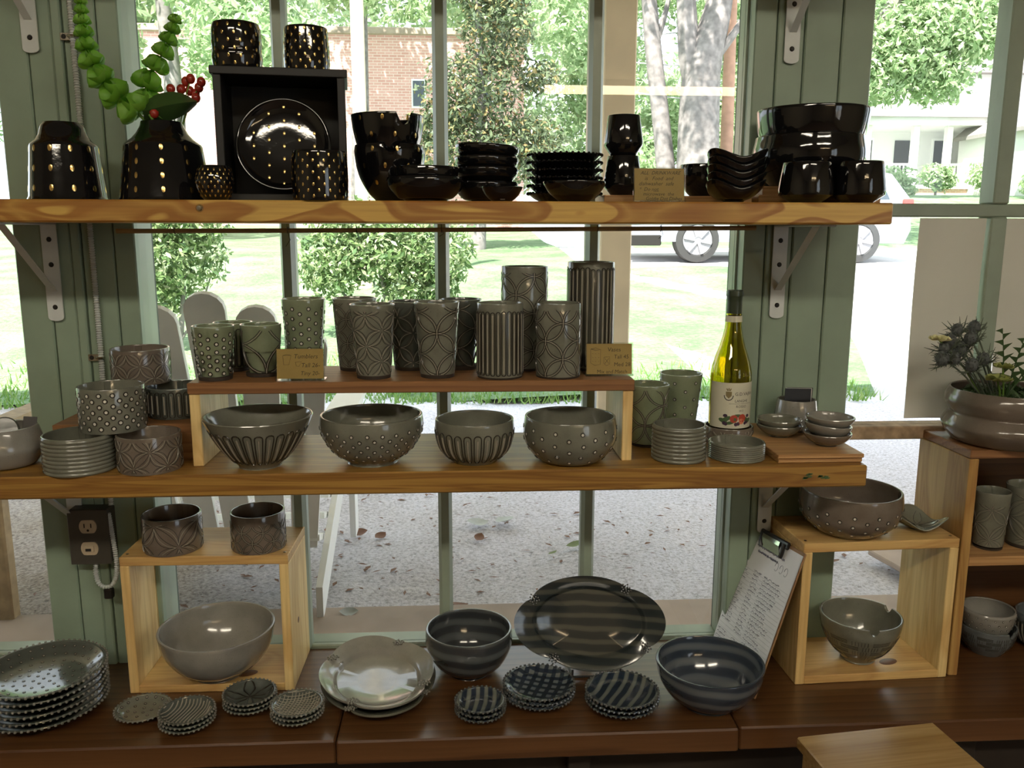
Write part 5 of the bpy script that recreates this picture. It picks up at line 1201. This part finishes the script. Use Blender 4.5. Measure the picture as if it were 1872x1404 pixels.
m = MB(); m.v = [(-.0185,.0925,0),(-.0085,.0925,0),(-.0085,.0850,0),(-.0135,.0800,0),(-.0185,.0850,0)]; m.f = [(4,3,2,1,0)][::-1]; on_bottle(m,.0008).build('crest_print','label_gold',lb,smooth=False,kind='stuff')
for k in range(9):
    a = -PI*.95+PI*.9*k/8; blob(-.0135+.0075*math.cos(a), .0855+.0085*math.sin(a), .0018, .0009, 'label_black', a+PI/2, 'crest_print', .0008, 7)
em = MB()
for k in range(16):
    th = -PI/2-1.0+2.0*k/15; z = .455*BH; em.add(*surf_tube(FB, [(th,z-.003),(th+.02*(-1)**k,z),(th,z+.003)], .0006))
em.build('embossed_letters','bottle_glass',bt,kind='stuff')

# ================================================================== BENCH
def pine_box(label, loc, rz, w, h, d, t=.0165):
    b = thing('display_box', label, 'box', loc, rz)
    tp = MB().bbox(-w/2,w/2,-d/2,d/2,h-t,h,.0012).build('top_board','pale_pine_flat',b,angle=20)
    MB().bbox(-w/2+t,w/2-t,-d/2,d/2,0,t*.9,.0012).build('bottom_board','pale_pine_flat',b,angle=20)
    for s in (-1,1): 
        sp = MB().bbox(min(s*w/2,s*(w/2-t)),max(s*w/2,s*(w/2-t)),-d/2,d/2,0,h-t-.0002,.0012).build('side_board','pale_pine',b,angle=20)
        if s > 0:
            MB().lathe([(0,.0004),(.005,.0004),(.006,0)],12).build('knot','knot',sp,loc=(w/2,-d*.1,h*.42),rot=(0,PI/2,0))
    for s in (-1,1): MB().lathe([(0,.0006),(.0022,.0005),(.003,0)],10).build('screw','steel',tp,loc=(s*(w/2-.009),-d/2+.016,h))
    MB().lathe([(0,.0003),(.013,.0003),(.014,0)],16,fn=lambda x,y,z:(x*1.4,y*.8,z)).build('knot','knot',b,loc=(w*.18,-d*.25,t*.9),rot=(0,0,.3))
    return b
pine_box('pine display box on the left of the bench, open front',(-.4565,1.519,ZB),math.radians(-1),.294,.2600,.150)
pine_box('pine display box on the right beside the clipboard, open front',(.7545,1.4925,ZB),math.radians(2.2),.296,.2745,.153,.0175)
pot('cuff_l','cuff_dish','petal carved dark cuff on the left pine box','dish',cyl,N_,[('lotus',4,.03,.93,.0010,(.60,.42,.22),.35)],smooth=False,seam=PI/2,rot=.5)
pot('cuff_r','cuff_dish','cuff with small interlaced circles on the left pine box','dish',cyl,N_,[('circles',8,.03,.82,.0009,.0012)],smooth=False,seam=PI/2-.3)
pot('bowl_box','large_bowl','large plain grey bowl inside the left pine box','bowl',[(.44,0),(.46,.05),(.74,.28),(.93,.62),(1,1)],'stone_pale',wall=.0048,floor=.010)
pot('bowl_str','serving_bowl','dark striped bowl beside the standing platter','bowl',[(.46,0),(.48,.05),(.78,.26),(.97,.62),(1,.82),(.985,1)],'slip_bowl',wall=.0045,floor=.010)
pot('bowl_blue','large_bowl','wide blue striped bowl before the clipboard','bowl',[(.48,0),(.50,.06),(.74,.26),(.93,.62),(1,1)],'slip_bowl_blue',wall=.0048,floor=.009)
pot('bowl_boxr','yarn_bowl','notched bowl with pressed weave inside the right pine box','bowl',[(.42,0),(.44,.06),(.74,.34),(.95,.72),(1,1)],S_,[('weave',11,.22,.74)],wall=.0045,fn=notch_fn(.088,[-PI/2-.12,.35],.095,.009),n=160,floor=.010)
pot('bowl_dotr','large_bowl','large dotted bowl on the right pine box','bowl',[(.52,0),(.66,.07),(.92,.34),(1,.68),(.98,1)],N_,[('dots',5,13,.0041,.20,.66)],wall=.0048,floor=.010)
# lobed dish
tf = pot(None,'trefoil_dish','small lobed dish with petal lines on the right pine box','dish',[(.35,0),(.38,.1),(.70,.45),(1,1)],'stone_grey',dims=(.8570,1.484,.9460,.0480,.0180),fn=wavy_fn(.048,.018,.0105,PI/2+.5),extra=1,wall=.003)
mb = MB(); wf = wavy_fn(.048,.018,.0105,PI/2+.5); FF = Form(.048,.018,[(.35,0),(.38,.1),(.70,.45),(1,1)],True,.003)
for k in range(6):
    for b in (-.28,.28):
        pts = []
        for t in np.linspace(.08,.9,9):
            r = .044*t; th = k*PI/3+b*math.sin(PI*t); x, y, z = wf(r*math.cos(th), r*math.sin(th), FF.inner(r)); pts.append((x,y,z+.0004))
        mb.tube(pts,.0005,4)
mb.build('petal_lines','line_dark',tf,kind='stuff')

# beaded plates
GP = 'stack of large beaded plates'
first = None; names6 = ['lowest','second lowest','third from below','fourth from below','second highest']
for k in range(5):
    t, F = beaded_plate(None,'beaded_plate',f'large dotted plate with beaded rim, {names6[k]} in the left stack','stone_dark','bead_glaze',(-.728,1.395,ZB+.0115*k,.1035,.024),64,.0027,GP,share=first,rot=.13*k); first = first or t
t, F = beaded_plate(None,'beaded_plate','large dotted plate with beaded rim, topmost in the left stack','stone_dark','bead_glaze',(-.727,1.396,ZB+.0115*5,.1035,.024),64,.0027,GP)
face_dots(F, t, [(.0,1),(.016,6),(.031,11),(.046,16),(.061,21),(.076,26),(.089,30)], .0031)
def small_stack(dims, n, label, mat, bead, group, deco=None, nb=36, bs=.0022, gap=.0078):
    x, y, R = dims; first = None; nm = ['lowest','middle','topmost']
    for k in range(n):
        lab_ = label if n == 1 else f'{nm[k]} of three {label}'
        top = (k == n-1)
        if top or first is None:
            t, F = beaded_plate(None,'small_plate',lab_,mat,bead,(x+.001*(k%2),y,ZB+gap*k,R,.0135),nb,bs,group if n > 1 else None)
            first = first or t
            if top and deco: deco(F, t)
        else: beaded_plate(None,'small_plate',lab_,mat,bead,(x+.001*(k%2),y,ZB+gap*k,R,.0135),nb,bs,group,share=first,rot=.2)
small_stack((-.5565,1.376,.0466),1,'single small dotted beaded plate right of the big stack','stone_grey','bead_glaze',None,lambda F,t: face_dots(F,t,[(.0,1),(.014,5),(.027,10),(.038,15)],.0030))
def deco_str(F, t): face_lines(F, t, [[(x+.006*math.sin(q*2.2),q*.043) for q in np.linspace(-1,1,15)] for x in np.arange(-.042,.043,.0062)], .0012)
small_stack((-.469,1.338,.0462),3,'small beaded plates with raised wavy stripes','stone_dark','bead_glaze','small beaded plates with wavy stripes',deco_str)
def deco_leaf(F, t):
    L = []
    for k in range(5):
        th = PI/2+.25+k*2*PI/5
        for b in (-.40,-.34,.34,.40): L.append([(.044*q*math.cos(th+b*math.sin(PI*q)), .044*q*math.sin(th+b*math.sin(PI*q))) for q in np.linspace(.03,1,12)])
    face_lines(F, t, L, .0008, 'line_dark')
small_stack((-.377,1.389,.0460),3,'small beaded plates with a leaf star','stone_dark','bead_glaze','small beaded plates with a leaf star',deco_leaf)
def deco_hatch(F, t): face_lines(F, t, [[(x+.005*math.sin(q*2),q*.043) for q in np.linspace(-1,1,13)] for x in np.arange(-.042,.043,.0058)]+[[(q*.043,y+.006*math.sin(q*2+1)) for q in np.linspace(-1,1,13)] for y in np.arange(-.042,.043,.0058)], .0008)
small_stack((-.2877,1.350,.0452),3,'small beaded plates with raised crosshatch','stone_dark','bead_glaze','small beaded plates with crosshatch',deco_hatch)
small_stack((.026,1.3405,.0438),3,'smallest blue striped beaded plates','slip_plate','bead_dark','smallest blue striped plates',nb=34,bs=.0026,gap=.0085)
small_stack((.1324,1.392,.0645),3,'blue plaid beaded plates','slip_check','bead_dark','blue plaid plates',nb=46,bs=.0027,gap=.0085)
small_stack((.2762,1.360,.0650),3,'blue diagonal striped beaded plates','slip_plate_diag','bead_dark','blue diagonal striped plates',nb=46,bs=.0027,gap=.0085)

# lobed oval platters
def lobed(a, b, th, lobes=((.72,),)):
    """outline: four shallow lobes meeting at pinches"""
    q = (th*4/(2*PI)) % 1.0
    pinch = .87+.13*math.sin(PI*q)**.42
    return a*math.cos(th)*pinch, b*math.sin(th)*pinch
def platter(name, label, mat, loc, rot, a, b, h, group=None, ph=.6, bead=True):
    t = thing(name, label, 'platter', loc, rot, group); n = 96; mb = MB()
    rings = [(0,.004),(.30,.004),(.69,.0045),(.715,.0065),(.735,.0115),(.77,.0145),(.97,h-.001),(1.0,h),(1.0,h-.003),(.985,h-.0055),(.78,.007),(.66,-.0002),(0,-.0002)]
    vs = []; R = []
    for s, z in rings:
        if s == 0: R.append([len(vs)]); vs.append((0,0,z)); continue
        ids = []
        for i in range(n):
            th = 2*PI*i/n; ex, ey = math.cos(th)*a, math.sin(th)*b; lx, ly = lobed(a,b,th+ph); c, s_ = math.cos(-ph), math.sin(-ph)
            k = max(0,(s-.66)/.34); rad = math.hypot(lx/a,ly/b); x, y = ex*(1-k+k*rad), ey*(1-k+k*rad)
            ids.append(len(vs)); vs.append((x*s, y*s, z+(.0035*k*(math.sin(((th+ph)*4/(2*PI))%1*PI)-.6))))
        R.append(ids)
    fs = []
    for p, q in zip(R, R[1:]):
        for i in range(n):
            j = (i+1)%n
            if len(p) == 1: fs.append((p[0],q[i],q[j]))
            elif len(q) == 1: fs.append((p[i],q[0],p[j]))
            else: fs.append((p[i],q[i],q[j],p[j]))
    mb.add(vs, [f[::-1] for f in fs]); mb.build('body', mat, t)
    for k in range(4):
        th = k*PI/2-ph; lx, ly = math.cos(th)*a*.875, math.sin(th)*b*.875; kb = MB()
        for i in range(16):
            ang = i*2.4; r = .0027*math.sqrt(i); kb.ball((lx+r*math.cos(ang), ly+r*math.sin(ang), h-.0005-r*.1), .0021, 6, 4)
        kb.build('bead_cluster', 'bead_glaze' if bead else 'bead_dark', t, kind='stuff')
    return t
platter('platter','grey lobed oval platter, lower of the stacked pair','stone_grey',(-.1570,1.4370,ZB+.0005),math.radians(100),.132,.104,.026,'stacked lobed platters',ph=.65)
platter('platter','pale lobed oval platter on top reflecting the window','stone_pale',(-.1600,1.4410,ZB+.0120),math.radians(104),.132,.104,.026,'stacked lobed platters',ph=.65)
platter('platter','large dark striped platter standing upright by the glass','slip_platter',(.2380,1.5080,.7580),(math.radians(72),math.radians(4),math.radians(0)),.146,.0885,.020,ph=.55,bead=False)
st = thing('plate_stand','black wire stand holding the striped platter','stand',(.245,1.4870,ZB))
for s in (-1,1): MB().tube(catmull([(s*.045,-.040,.022),(s*.045,-.042,.008),(s*.045,-.030,.0025),(s*.045,.02,.0025),(s*.045,.052,.012),(s*.043,.072,.085)],5),.0022,6).build('side_wire','clip_black',st)
for y, z in ((-.030,.0025),(.03,.004)): MB().tube([(-.045,y,z),(.045,y,z)],.0022,6).build('cross_wire','clip_black',st)

# clipboard leaning on the right box
A = Vector((.516,1.362,ZB+.003)); Bv = Vector((-.015,.203,0)).normalized(); Up = Vector((.081,.030,.232)).normalized()
Nn = Up.cross(Bv).normalized()
if Nn.x > 0: Nn = -Nn
Bv2 = Up.cross(Nn).normalized()
if Bv2.dot(Bv) < 0: Bv2 = -Bv2
BW, BL = .212, .276
Mc = Matrix(((Bv2.x,Up.x,Nn.x,A.x),(Bv2.y,Up.y,Nn.y,A.y),(Bv2.z,Up.z,Nn.z,A.z),(0,0,0,1)))
cbd = thing('clipboard','clipboard with a handwritten list leaning on the right box','clipboard'); cbd.matrix_world = Mc
cw, ch = BW, BL
MB().bbox(0,cw,0,ch,-.003,0,.0008).build('board','hardboard',cbd,angle=20)
pap = MB()
for k in range(11):
    for i in range(2): pap.v.append((.002+(cw-.006)*i, .004+(ch-.010)*k/10, .0012+.0015*math.sin(k/10*PI)))
pap.f = [(2*k,2*k+1,2*k+3,2*k+2) for k in range(10)]
n0 = len(pap.v); pap.v += [(x,y,z-.001) for x,y,z in pap.v]; pap.f += [tuple(n0+i for i in f[::-1]) for f in pap.f]
pp_ = pap.build('paper','paper_white',cbd)
rows = MB(); hand = MB(); rs_ = random.Random(3)
zz = lambda y: .0016+.0015*math.sin(max(0,min(1,(y-.004)/(ch-.010)))*PI)
# the board is read with its top at the clip; text runs away from the viewer's side edge
for r in range(25):
    y = .012+r*.0077
    if y > ch-.05: break
    rows.box(.006,cw-.008,y-.0014,y-.0011,zz(y)-.0006,zz(y))
    for x0, x1 in ((.010,.060),(.072,.105),(.112,.190)):
        if rs_.random() < .12: continue
        x = cw-x0; L = rs_.uniform(.6,1)*(x1-x0); pts = []
        k = int(L/.0016)
        for i in range(k): pts.append((x-L*i/k, y+.0022+rs_.uniform(-1,1)*.0021, zz(y)+.0001))
        if len(pts) > 2: hand.tube(pts,.00032,3)
for r, (x0, x1) in enumerate(((.05,.16),(.06,.14))):
    y = ch-.030-.010*r
    pts = [(cw-x0-(x1-x0)*i/60, y+(.002 if i%2 else -.0015)+rs_.uniform(-1,1)*.001, zz(y)+.0002) for i in range(61)]; hand.tube(pts,.00045,3)
for c in range(3):
    cx = .035+.018*c; cy = ch-.048; hand.tube([(cx+.006*math.cos(a),cy+.008*math.sin(a),zz(cy)+.0002) for a in np.linspace(0,5.5,10)],.0003,3)
rows.build('ruled_lines','ink_grey',pp_,smooth=False,kind='stuff'); hand.build('handwriting','ink_blue',pp_,smooth=False,kind='stuff')
cl = MB().bbox(cw*.5-.055,cw*.5+.055,ch-.010,ch+.004,.001,.007,.002).build('clip','clip_black',cbd)
MB().prism([(ch-.028,.004),(ch-.010,.012),(ch-.002,.012),(ch-.002,.006),(ch-.028,.002)], cw*.5-.034, cw*.5+.034, 'X').build('spring_plate','chrome',cl,smooth=False)
for s in (-1,1): 
    MB().tube([(cw*.5+s*.042,ch-.002,.008),(cw*.5+s*.044,ch-.018,.007),(cw*.5+s*.040,ch-.028,.005)],.004,8).build('clip_foot','clip_black',cl)

# right hand shelving unit
ux0, ux1, uy0, uy1, uz = .912, 1.45, 1.4266, 1.597, 1.110
un = thing('shelf_unit','wooden shelving unit at the right edge holding cups and bowls','shelf unit',(ux0,uy0,ZB))
MB().bbox(0,.018,0,uy1-uy0,0,uz-ZB-.0165,.0015).build('side_board','unit_wood',un,angle=20)
MB().bbox(0,ux1-ux0,0,uy1-uy0,uz-ZB-.016,uz-ZB,.0015).build('top_board','riser_wood',un,angle=20)
MB().bbox(.0182,ux1-ux0-.0182,.002,uy1-uy0,.217,.235,.0015).build('shelf_board','plywood',un,angle=20)
MB().bbox(ux1-ux0-.018,ux1-ux0,0,uy1-uy0,0,uz-ZB-.0165,.0015).build('side_board','unit_wood',un,angle=20)
MB().box(.018,ux1-ux0-.018,uy1-uy0-.006,uy1-uy0,0,uz-ZB-.016).build('back_board','bench_wood',un,smooth=False)
pot('unit_c1','tumbler','small petal carved tumbler in the right unit, nearer its side','tumbler',tum,S_,[('lotus',3,.06,.8,.0006,(.50,.36,.2),.5)],smooth=False,foot=.03,wall=.003)
pot('unit_c2','tumbler','larger petal carved tumbler in the right unit at the edge','tumbler',tum,S_,[('lotus',3,.06,.9,.0007,(.50,.36,.2),.3)],smooth=False,foot=.06,wall=.003)
pot('unit_y','yarn_bowl','notched woven bowl at the bottom of the right unit','bowl',[(.58,0),(.62,.05),(.86,.4),(.97,.75),(1,1)],'stone_blue',[('weave',10,.3,.85)],fn=notch_fn(.0558,[-PI/2+.35],.14,.009),n=120,floor=.008)
pot(None,'small_bowl','dotted bowl stacked on the woven bowl in the right unit','bowl',[(.60,0),(.78,.2),(.95,.6),(1,.9),(.97,1)],'stone_pale',[('dots',3,20,.0022,.48,.86)],dims=(1.040,1.520,ZB+.0350,.0505,.0560))
pot('unit_f','serving_bowl','fluted grey bowl at the lower right edge','bowl',[(.55,0),(.75,.12),(.97,.5),(1,.85),(.98,1)],'stone_blue',[('flutes',34,.12,.84)],floor=.008)
# foreground table
tb = thing('side_table','tan wooden table corner in the foreground','table',(.672,1.037,0),math.radians(6.5))
MB().bbox(-.121,.121,-.185,.185,.680,.700,.002).build('table_top','table_wood',tb,angle=20)
for x in (-.10,.10):
    for y in (-.16,.16): MB().bbox(x-.015,x+.015,y-.015,y+.015,0,.680,.002).build('leg','table_wood',tb,angle=20)

# planter and its flowers
pot('planter','planter','two-bulged grey planter full of thistles on the right unit','planter',[(.76,0),(.86,.06),(.985,.25),(1,.36),(.93,.50),(.895,.56),(.93,.63),(.985,.78),(.97,.90),(.93,1)],'stone_brown',wall=.005,floor=.012)
PX, PY, PZ = 1.012, 1.489, 1.1105
pz = PZ+.094
tag(leaves(500,[(0,0,0,.080,.080,.010)],.014,seed=77).build('planter_greenery','leaf_dark',loc=(PX,PY,PZ+.086),smooth=False),'dark low foliage filling the grey planter','foliage',kind='stuff')
def thistle(tip, label, r=.011, seed=0):
    rr = random.Random(seed); tip = Vector(tip); base = Vector((PX+(tip.x-PX)*.22, PY+(tip.y-PY)*.35, PZ+.055))
    t = thing('thistle_stem', label, 'flower', tuple(base), group='blue-grey thistles in the planter'); d = tip-base
    mid = d*.55+Vector((0,0,.012)); MB().tube(catmull([(0,0,0),tuple(mid),tuple(d)],6),.0016,5).build('stem','eryngium_stem',t)
    hd = MB().ball(tuple(d),r,10,7,1.25); dn = d.normalized()
    for i in range(70):
        v = Vector((rr.gauss(0,1),rr.gauss(0,1),rr.gauss(0,1))).normalized(); p = Vector((d.x+v.x*r*.95,d.y+v.y*r*.95,d.z+v.z*r*1.2)); x = v.orthogonal().normalized()*.0009; y = v.cross(x)
        k = len(hd.v); hd.v += [tuple(p+x),tuple(p-x*.5+y),tuple(p-x*.5-y),tuple(p+v*.0042)]; hd.f += [(k,k+1,k+3),(k+1,k+2,k+3),(k+2,k,k+3)]
    hd.build('flower_head','eryngium',t,smooth=False)
    br = MB()
    for i in range(11):
        a = 2*PI*i/11+rr.uniform(-.2,.2); x = dn.orthogonal().normalized(); y = dn.cross(x); o_ = x*math.cos(a)+y*math.sin(a); L = rr.uniform(.020,.036)
        p0 = d-dn*r*1.1; br.tube([tuple(p0),tuple(p0+o_*L*.5+dn*L*.25),tuple(p0+o_*L*.9+dn*L*.65)],[.0016,.0012,.0003],4)
        q = p0+o_*L*.55+dn*L*.30
        for sg in (-1,1): br.tube([tuple(q),tuple(q+o_*L*.25+dn.cross(o_)*sg*L*.2)],[.0009,.0002],4)
    br.build('bracts','eryngium_stem',t); return t
def T(u, v): # helper table already in metres
    return (u, 1.485, v)
TH = [((.890,1.470,1.323),'thistle head standing highest on the left'),((.928,1.480,1.326),'thistle head standing highest near the mullion'),((.876,1.465,1.303),'thistle head at mid height on the left'),((.861,1.455,1.293),'thistle head beside the cream flower'),((.910,1.460,1.308),'large thistle head in the middle of the bunch'),((.856,1.450,1.274),'thistle head lowest on the left'),((.878,1.448,1.274),'thistle head low beside the lowest left one'),((.907,1.442,1.263),'thistle head above the planter rim centre'),((.899,1.468,1.289),'thistle head tucked behind the large one'),((.933,1.450,1.273),'thistle head behind the green flower')]
for i, (p, l) in enumerate(TH): thistle(p, l, .0095+.002*((i*7)%3)/2, i)
def ruffle(loc, label, mat, n, R, name, stem_to, tilt=0):
    t = thing(name, label, 'flower', loc); mb = MB(); rr = random.Random(len(label))
    for i in range(n):
        a = 2*PI*i/n*2.4; k = .55+.45*i/n; L = R*k; w = R*.55; el = .9-.75*i/n
        o_ = Vector((math.cos(a)*math.cos(el), math.sin(a)*math.cos(el), math.sin(el))); s_ = Vector((-math.sin(a),math.cos(a),0)); n_ = s_.cross(o_); vs = []
        for u in np.linspace(0,1,5):
            for v in (-1,-.5,0,.5,1): vs.append(tuple(o_*L*u+s_*w*v*math.sin(PI*min(1,u*.62+.08))+n_*(R*.18*math.sin(u*2.5)+R*.10*math.cos(v*5+i)*u)))
        mb.add(vs, [(p*5+q,p*5+q+1,(p+1)*5+q+1,(p+1)*5+q) for p in range(4) for q in range(4)])
    mb.build('petals', mat, t); e = Vector(stem_to)-Vector(loc); MB().tube([(0,0,0),tuple(e*.5+Vector((0,0,.01))),tuple(e)],.0016,5).build('stem','stem_green',t)
ruffle((.848,1.452,1.307),'cream ruffled flower at the left of the planter','petal_cream',12,.021,'cream_flower',(.968,1.478,1.18))
ruffle((.946,1.425,1.238),'green ruffled flower over the planter rim','petal_green',9,.026,'green_flower',(.978,1.455,1.175))
ruffle((.958,1.432,1.260),'second green flower behind the ruffled one','petal_green',7,.020,'green_flower',(.985,1.46,1.175))
for i, (x, z, r, l) in enumerate(((.957,1.318,.055,'jagged leaf rising above the green flowers'),(.995,1.300,.055,'jagged leaf pointing right above the planter'),(1.030,1.285,.05,'jagged leaf at the right edge over the planter'))):
    t = thing('jagged_leaf', l, 'leaf', (.985,1.46,1.19)); mb = MB(); e = Vector((x-.985,-.02,z-1.19)); mb.tube([(0,0,0),tuple(e*.6+Vector((0,0,.008))),tuple(e)],[.0015,.0012,.0005],5); mb.build('stem','leaf_dark',t); lf = MB()
    for k in range(9):
        f = .35+.65*k/8; sg = (-1)**k; p = e*f; dd = e.normalized(); s_ = dd.cross(Vector((0,1,0))).normalized()*sg; L = .026*(1.15-f*.6)
        a_, b_, c_ = p, p+dd*.006+s_*L*.4, p+dd*L*.7+s_*L; d_ = p+dd*.012; lf.add([tuple(a_),tuple(b_),tuple(c_),tuple(d_)],[(0,1,2,3)])
    lf.build('leaflets','leaf_dark',t,smooth=False)

# bells-of-Ireland, berries and leaf in the black vase
VB = Vector((-.4702,1.42,ZT+.118))
def bells(pts, label, seed, n0=.26):
    t = thing('bell_stem', label, 'flower', tuple(VB), group='green bell flower stems'); P = catmull([tuple(Vector(p)-VB) for p in pts], 12); rr = random.Random(seed)
    MB().tube(P, list(np.linspace(.0026,.0010,len(P))), 6).build('stem','stem_green',t)
    cum = [0.0]
    for a, b in zip(P, P[1:]): cum.append(cum[-1]+(Vector(b)-Vector(a)).length)
    Lt = cum[-1]; s = Lt*n0; mb = MB(); k = 0
    while s < Lt*.995:
        f = s/Lt; i = max(1, int(np.searchsorted(cum, s))); q = (s-cum[i-1])/(cum[i]-cum[i-1]+1e-9); p = Vector(P[i-1]).lerp(Vector(P[i]), q); d = (Vector(P[i])-Vector(P[i-1])).normalized()
        size = .0265*(1-.66*max(0,(f-.30)/.70)); x = d.orthogonal().normalized(); y = d.cross(x)
        for w in range(5):
            a = w*PI/2.5+k*.8+rr.uniform(-.15,.15); o_ = (x*math.cos(a)+y*math.sin(a)+d*.75).normalized(); u = o_.orthogonal().normalized(); v = o_.cross(u); vs = []
            for r_, h_ in ((.08,0),(.52,.12),(.82,.42),(.94,.78),(.90,1.02)):
                for g in range(14):
                    an = 2*PI*g/14; lob = 1+.07*(r_**2)*math.cos(5*an); vs.append(tuple(p+o_*size*h_*.85+(u*math.cos(an)+v*math.sin(an))*size*r_*.72*lob))
            mb.add(vs, [(j*14+g,j*14+(g+1)%14,(j+1)*14+(g+1)%14,(j+1)*14+g) for j in range(4) for g in range(14)])
        s += .0335*(1-.66*max(0,(f-.30)/.70)); k += 1
    mb.build('bells','leaf_bell',t,kind='stuff',angle=170); return t
bells([(-.470,1.42,1.640),(-.490,1.410,1.663),(-.506,1.405,1.681),(-.524,1.402,1.696),(-.544,1.400,1.717),(-.561,1.400,1.747),(-.569,1.402,1.775),(-.573,1.405,1.806),(-.574,1.408,1.838)],'green bell flower stem arching to the left of the vase',1,.22)
bells([(-.475,1.425,1.640),(-.492,1.43,1.675),(-.496,1.435,1.700),(-.494,1.435,1.722),(-.481,1.435,1.746),(-.465,1.435,1.773),(-.452,1.437,1.801),(-.443,1.44,1.829)],'green bell flower stem rising right of the vase',2,.26)
lf = thing('broad_leaf','dark broad leaf folded at the mouth of the vase','leaf',(-.463,1.405,ZT+.120))
mb = MB(); vs = []
for u in np.linspace(0,1,9):
    for v in np.linspace(-1,1,7):
        w = .030*math.sin(PI*min(1,u*.80+.18))**.6; vs.append((-.026+.080*u-.008*v*v, -.012+.020*abs(v)+.008*u, .016+.016*u**1.3+w*v*.75+.004*math.sin(u*3)))
mb.add(vs, [(p*7+q,p*7+q+1,(p+1)*7+q+1,(p+1)*7+q) for p in range(8) for q in range(6)]); mb.build('blade','leaf_dark',lf); MB().tube([(-.005,0,-.04),(-.006,0,-.01),(-.018,-.008,.012)],.0018,5).build('leaf_stalk','stem_green',lf)
bs = thing('berry_sprig','sprig of small red berries above the dark leaf','berries',(-.452,1.43,ZT+.118))
BP = [(-.004,0,.057),(.019,.004,.069),(.029,-.004,.072),(.039,.003,.060),(.044,0,.068),(.036,-.006,.043),(.024,.004,.055),(-.022,-.030,.016),(.032,.006,.051),(.011,.003,.057)]
stm = MB()
for p in BP: stm.tube([(0,0,-.03),(p[0]*.5,p[1]*.5,p[2]*.45),p],.0009,5)
stm.build('stalks','stem_green',bs)
for p in BP: MB().ball(p,.0072,10,7,1.12).build('berry','berry_red',bs)
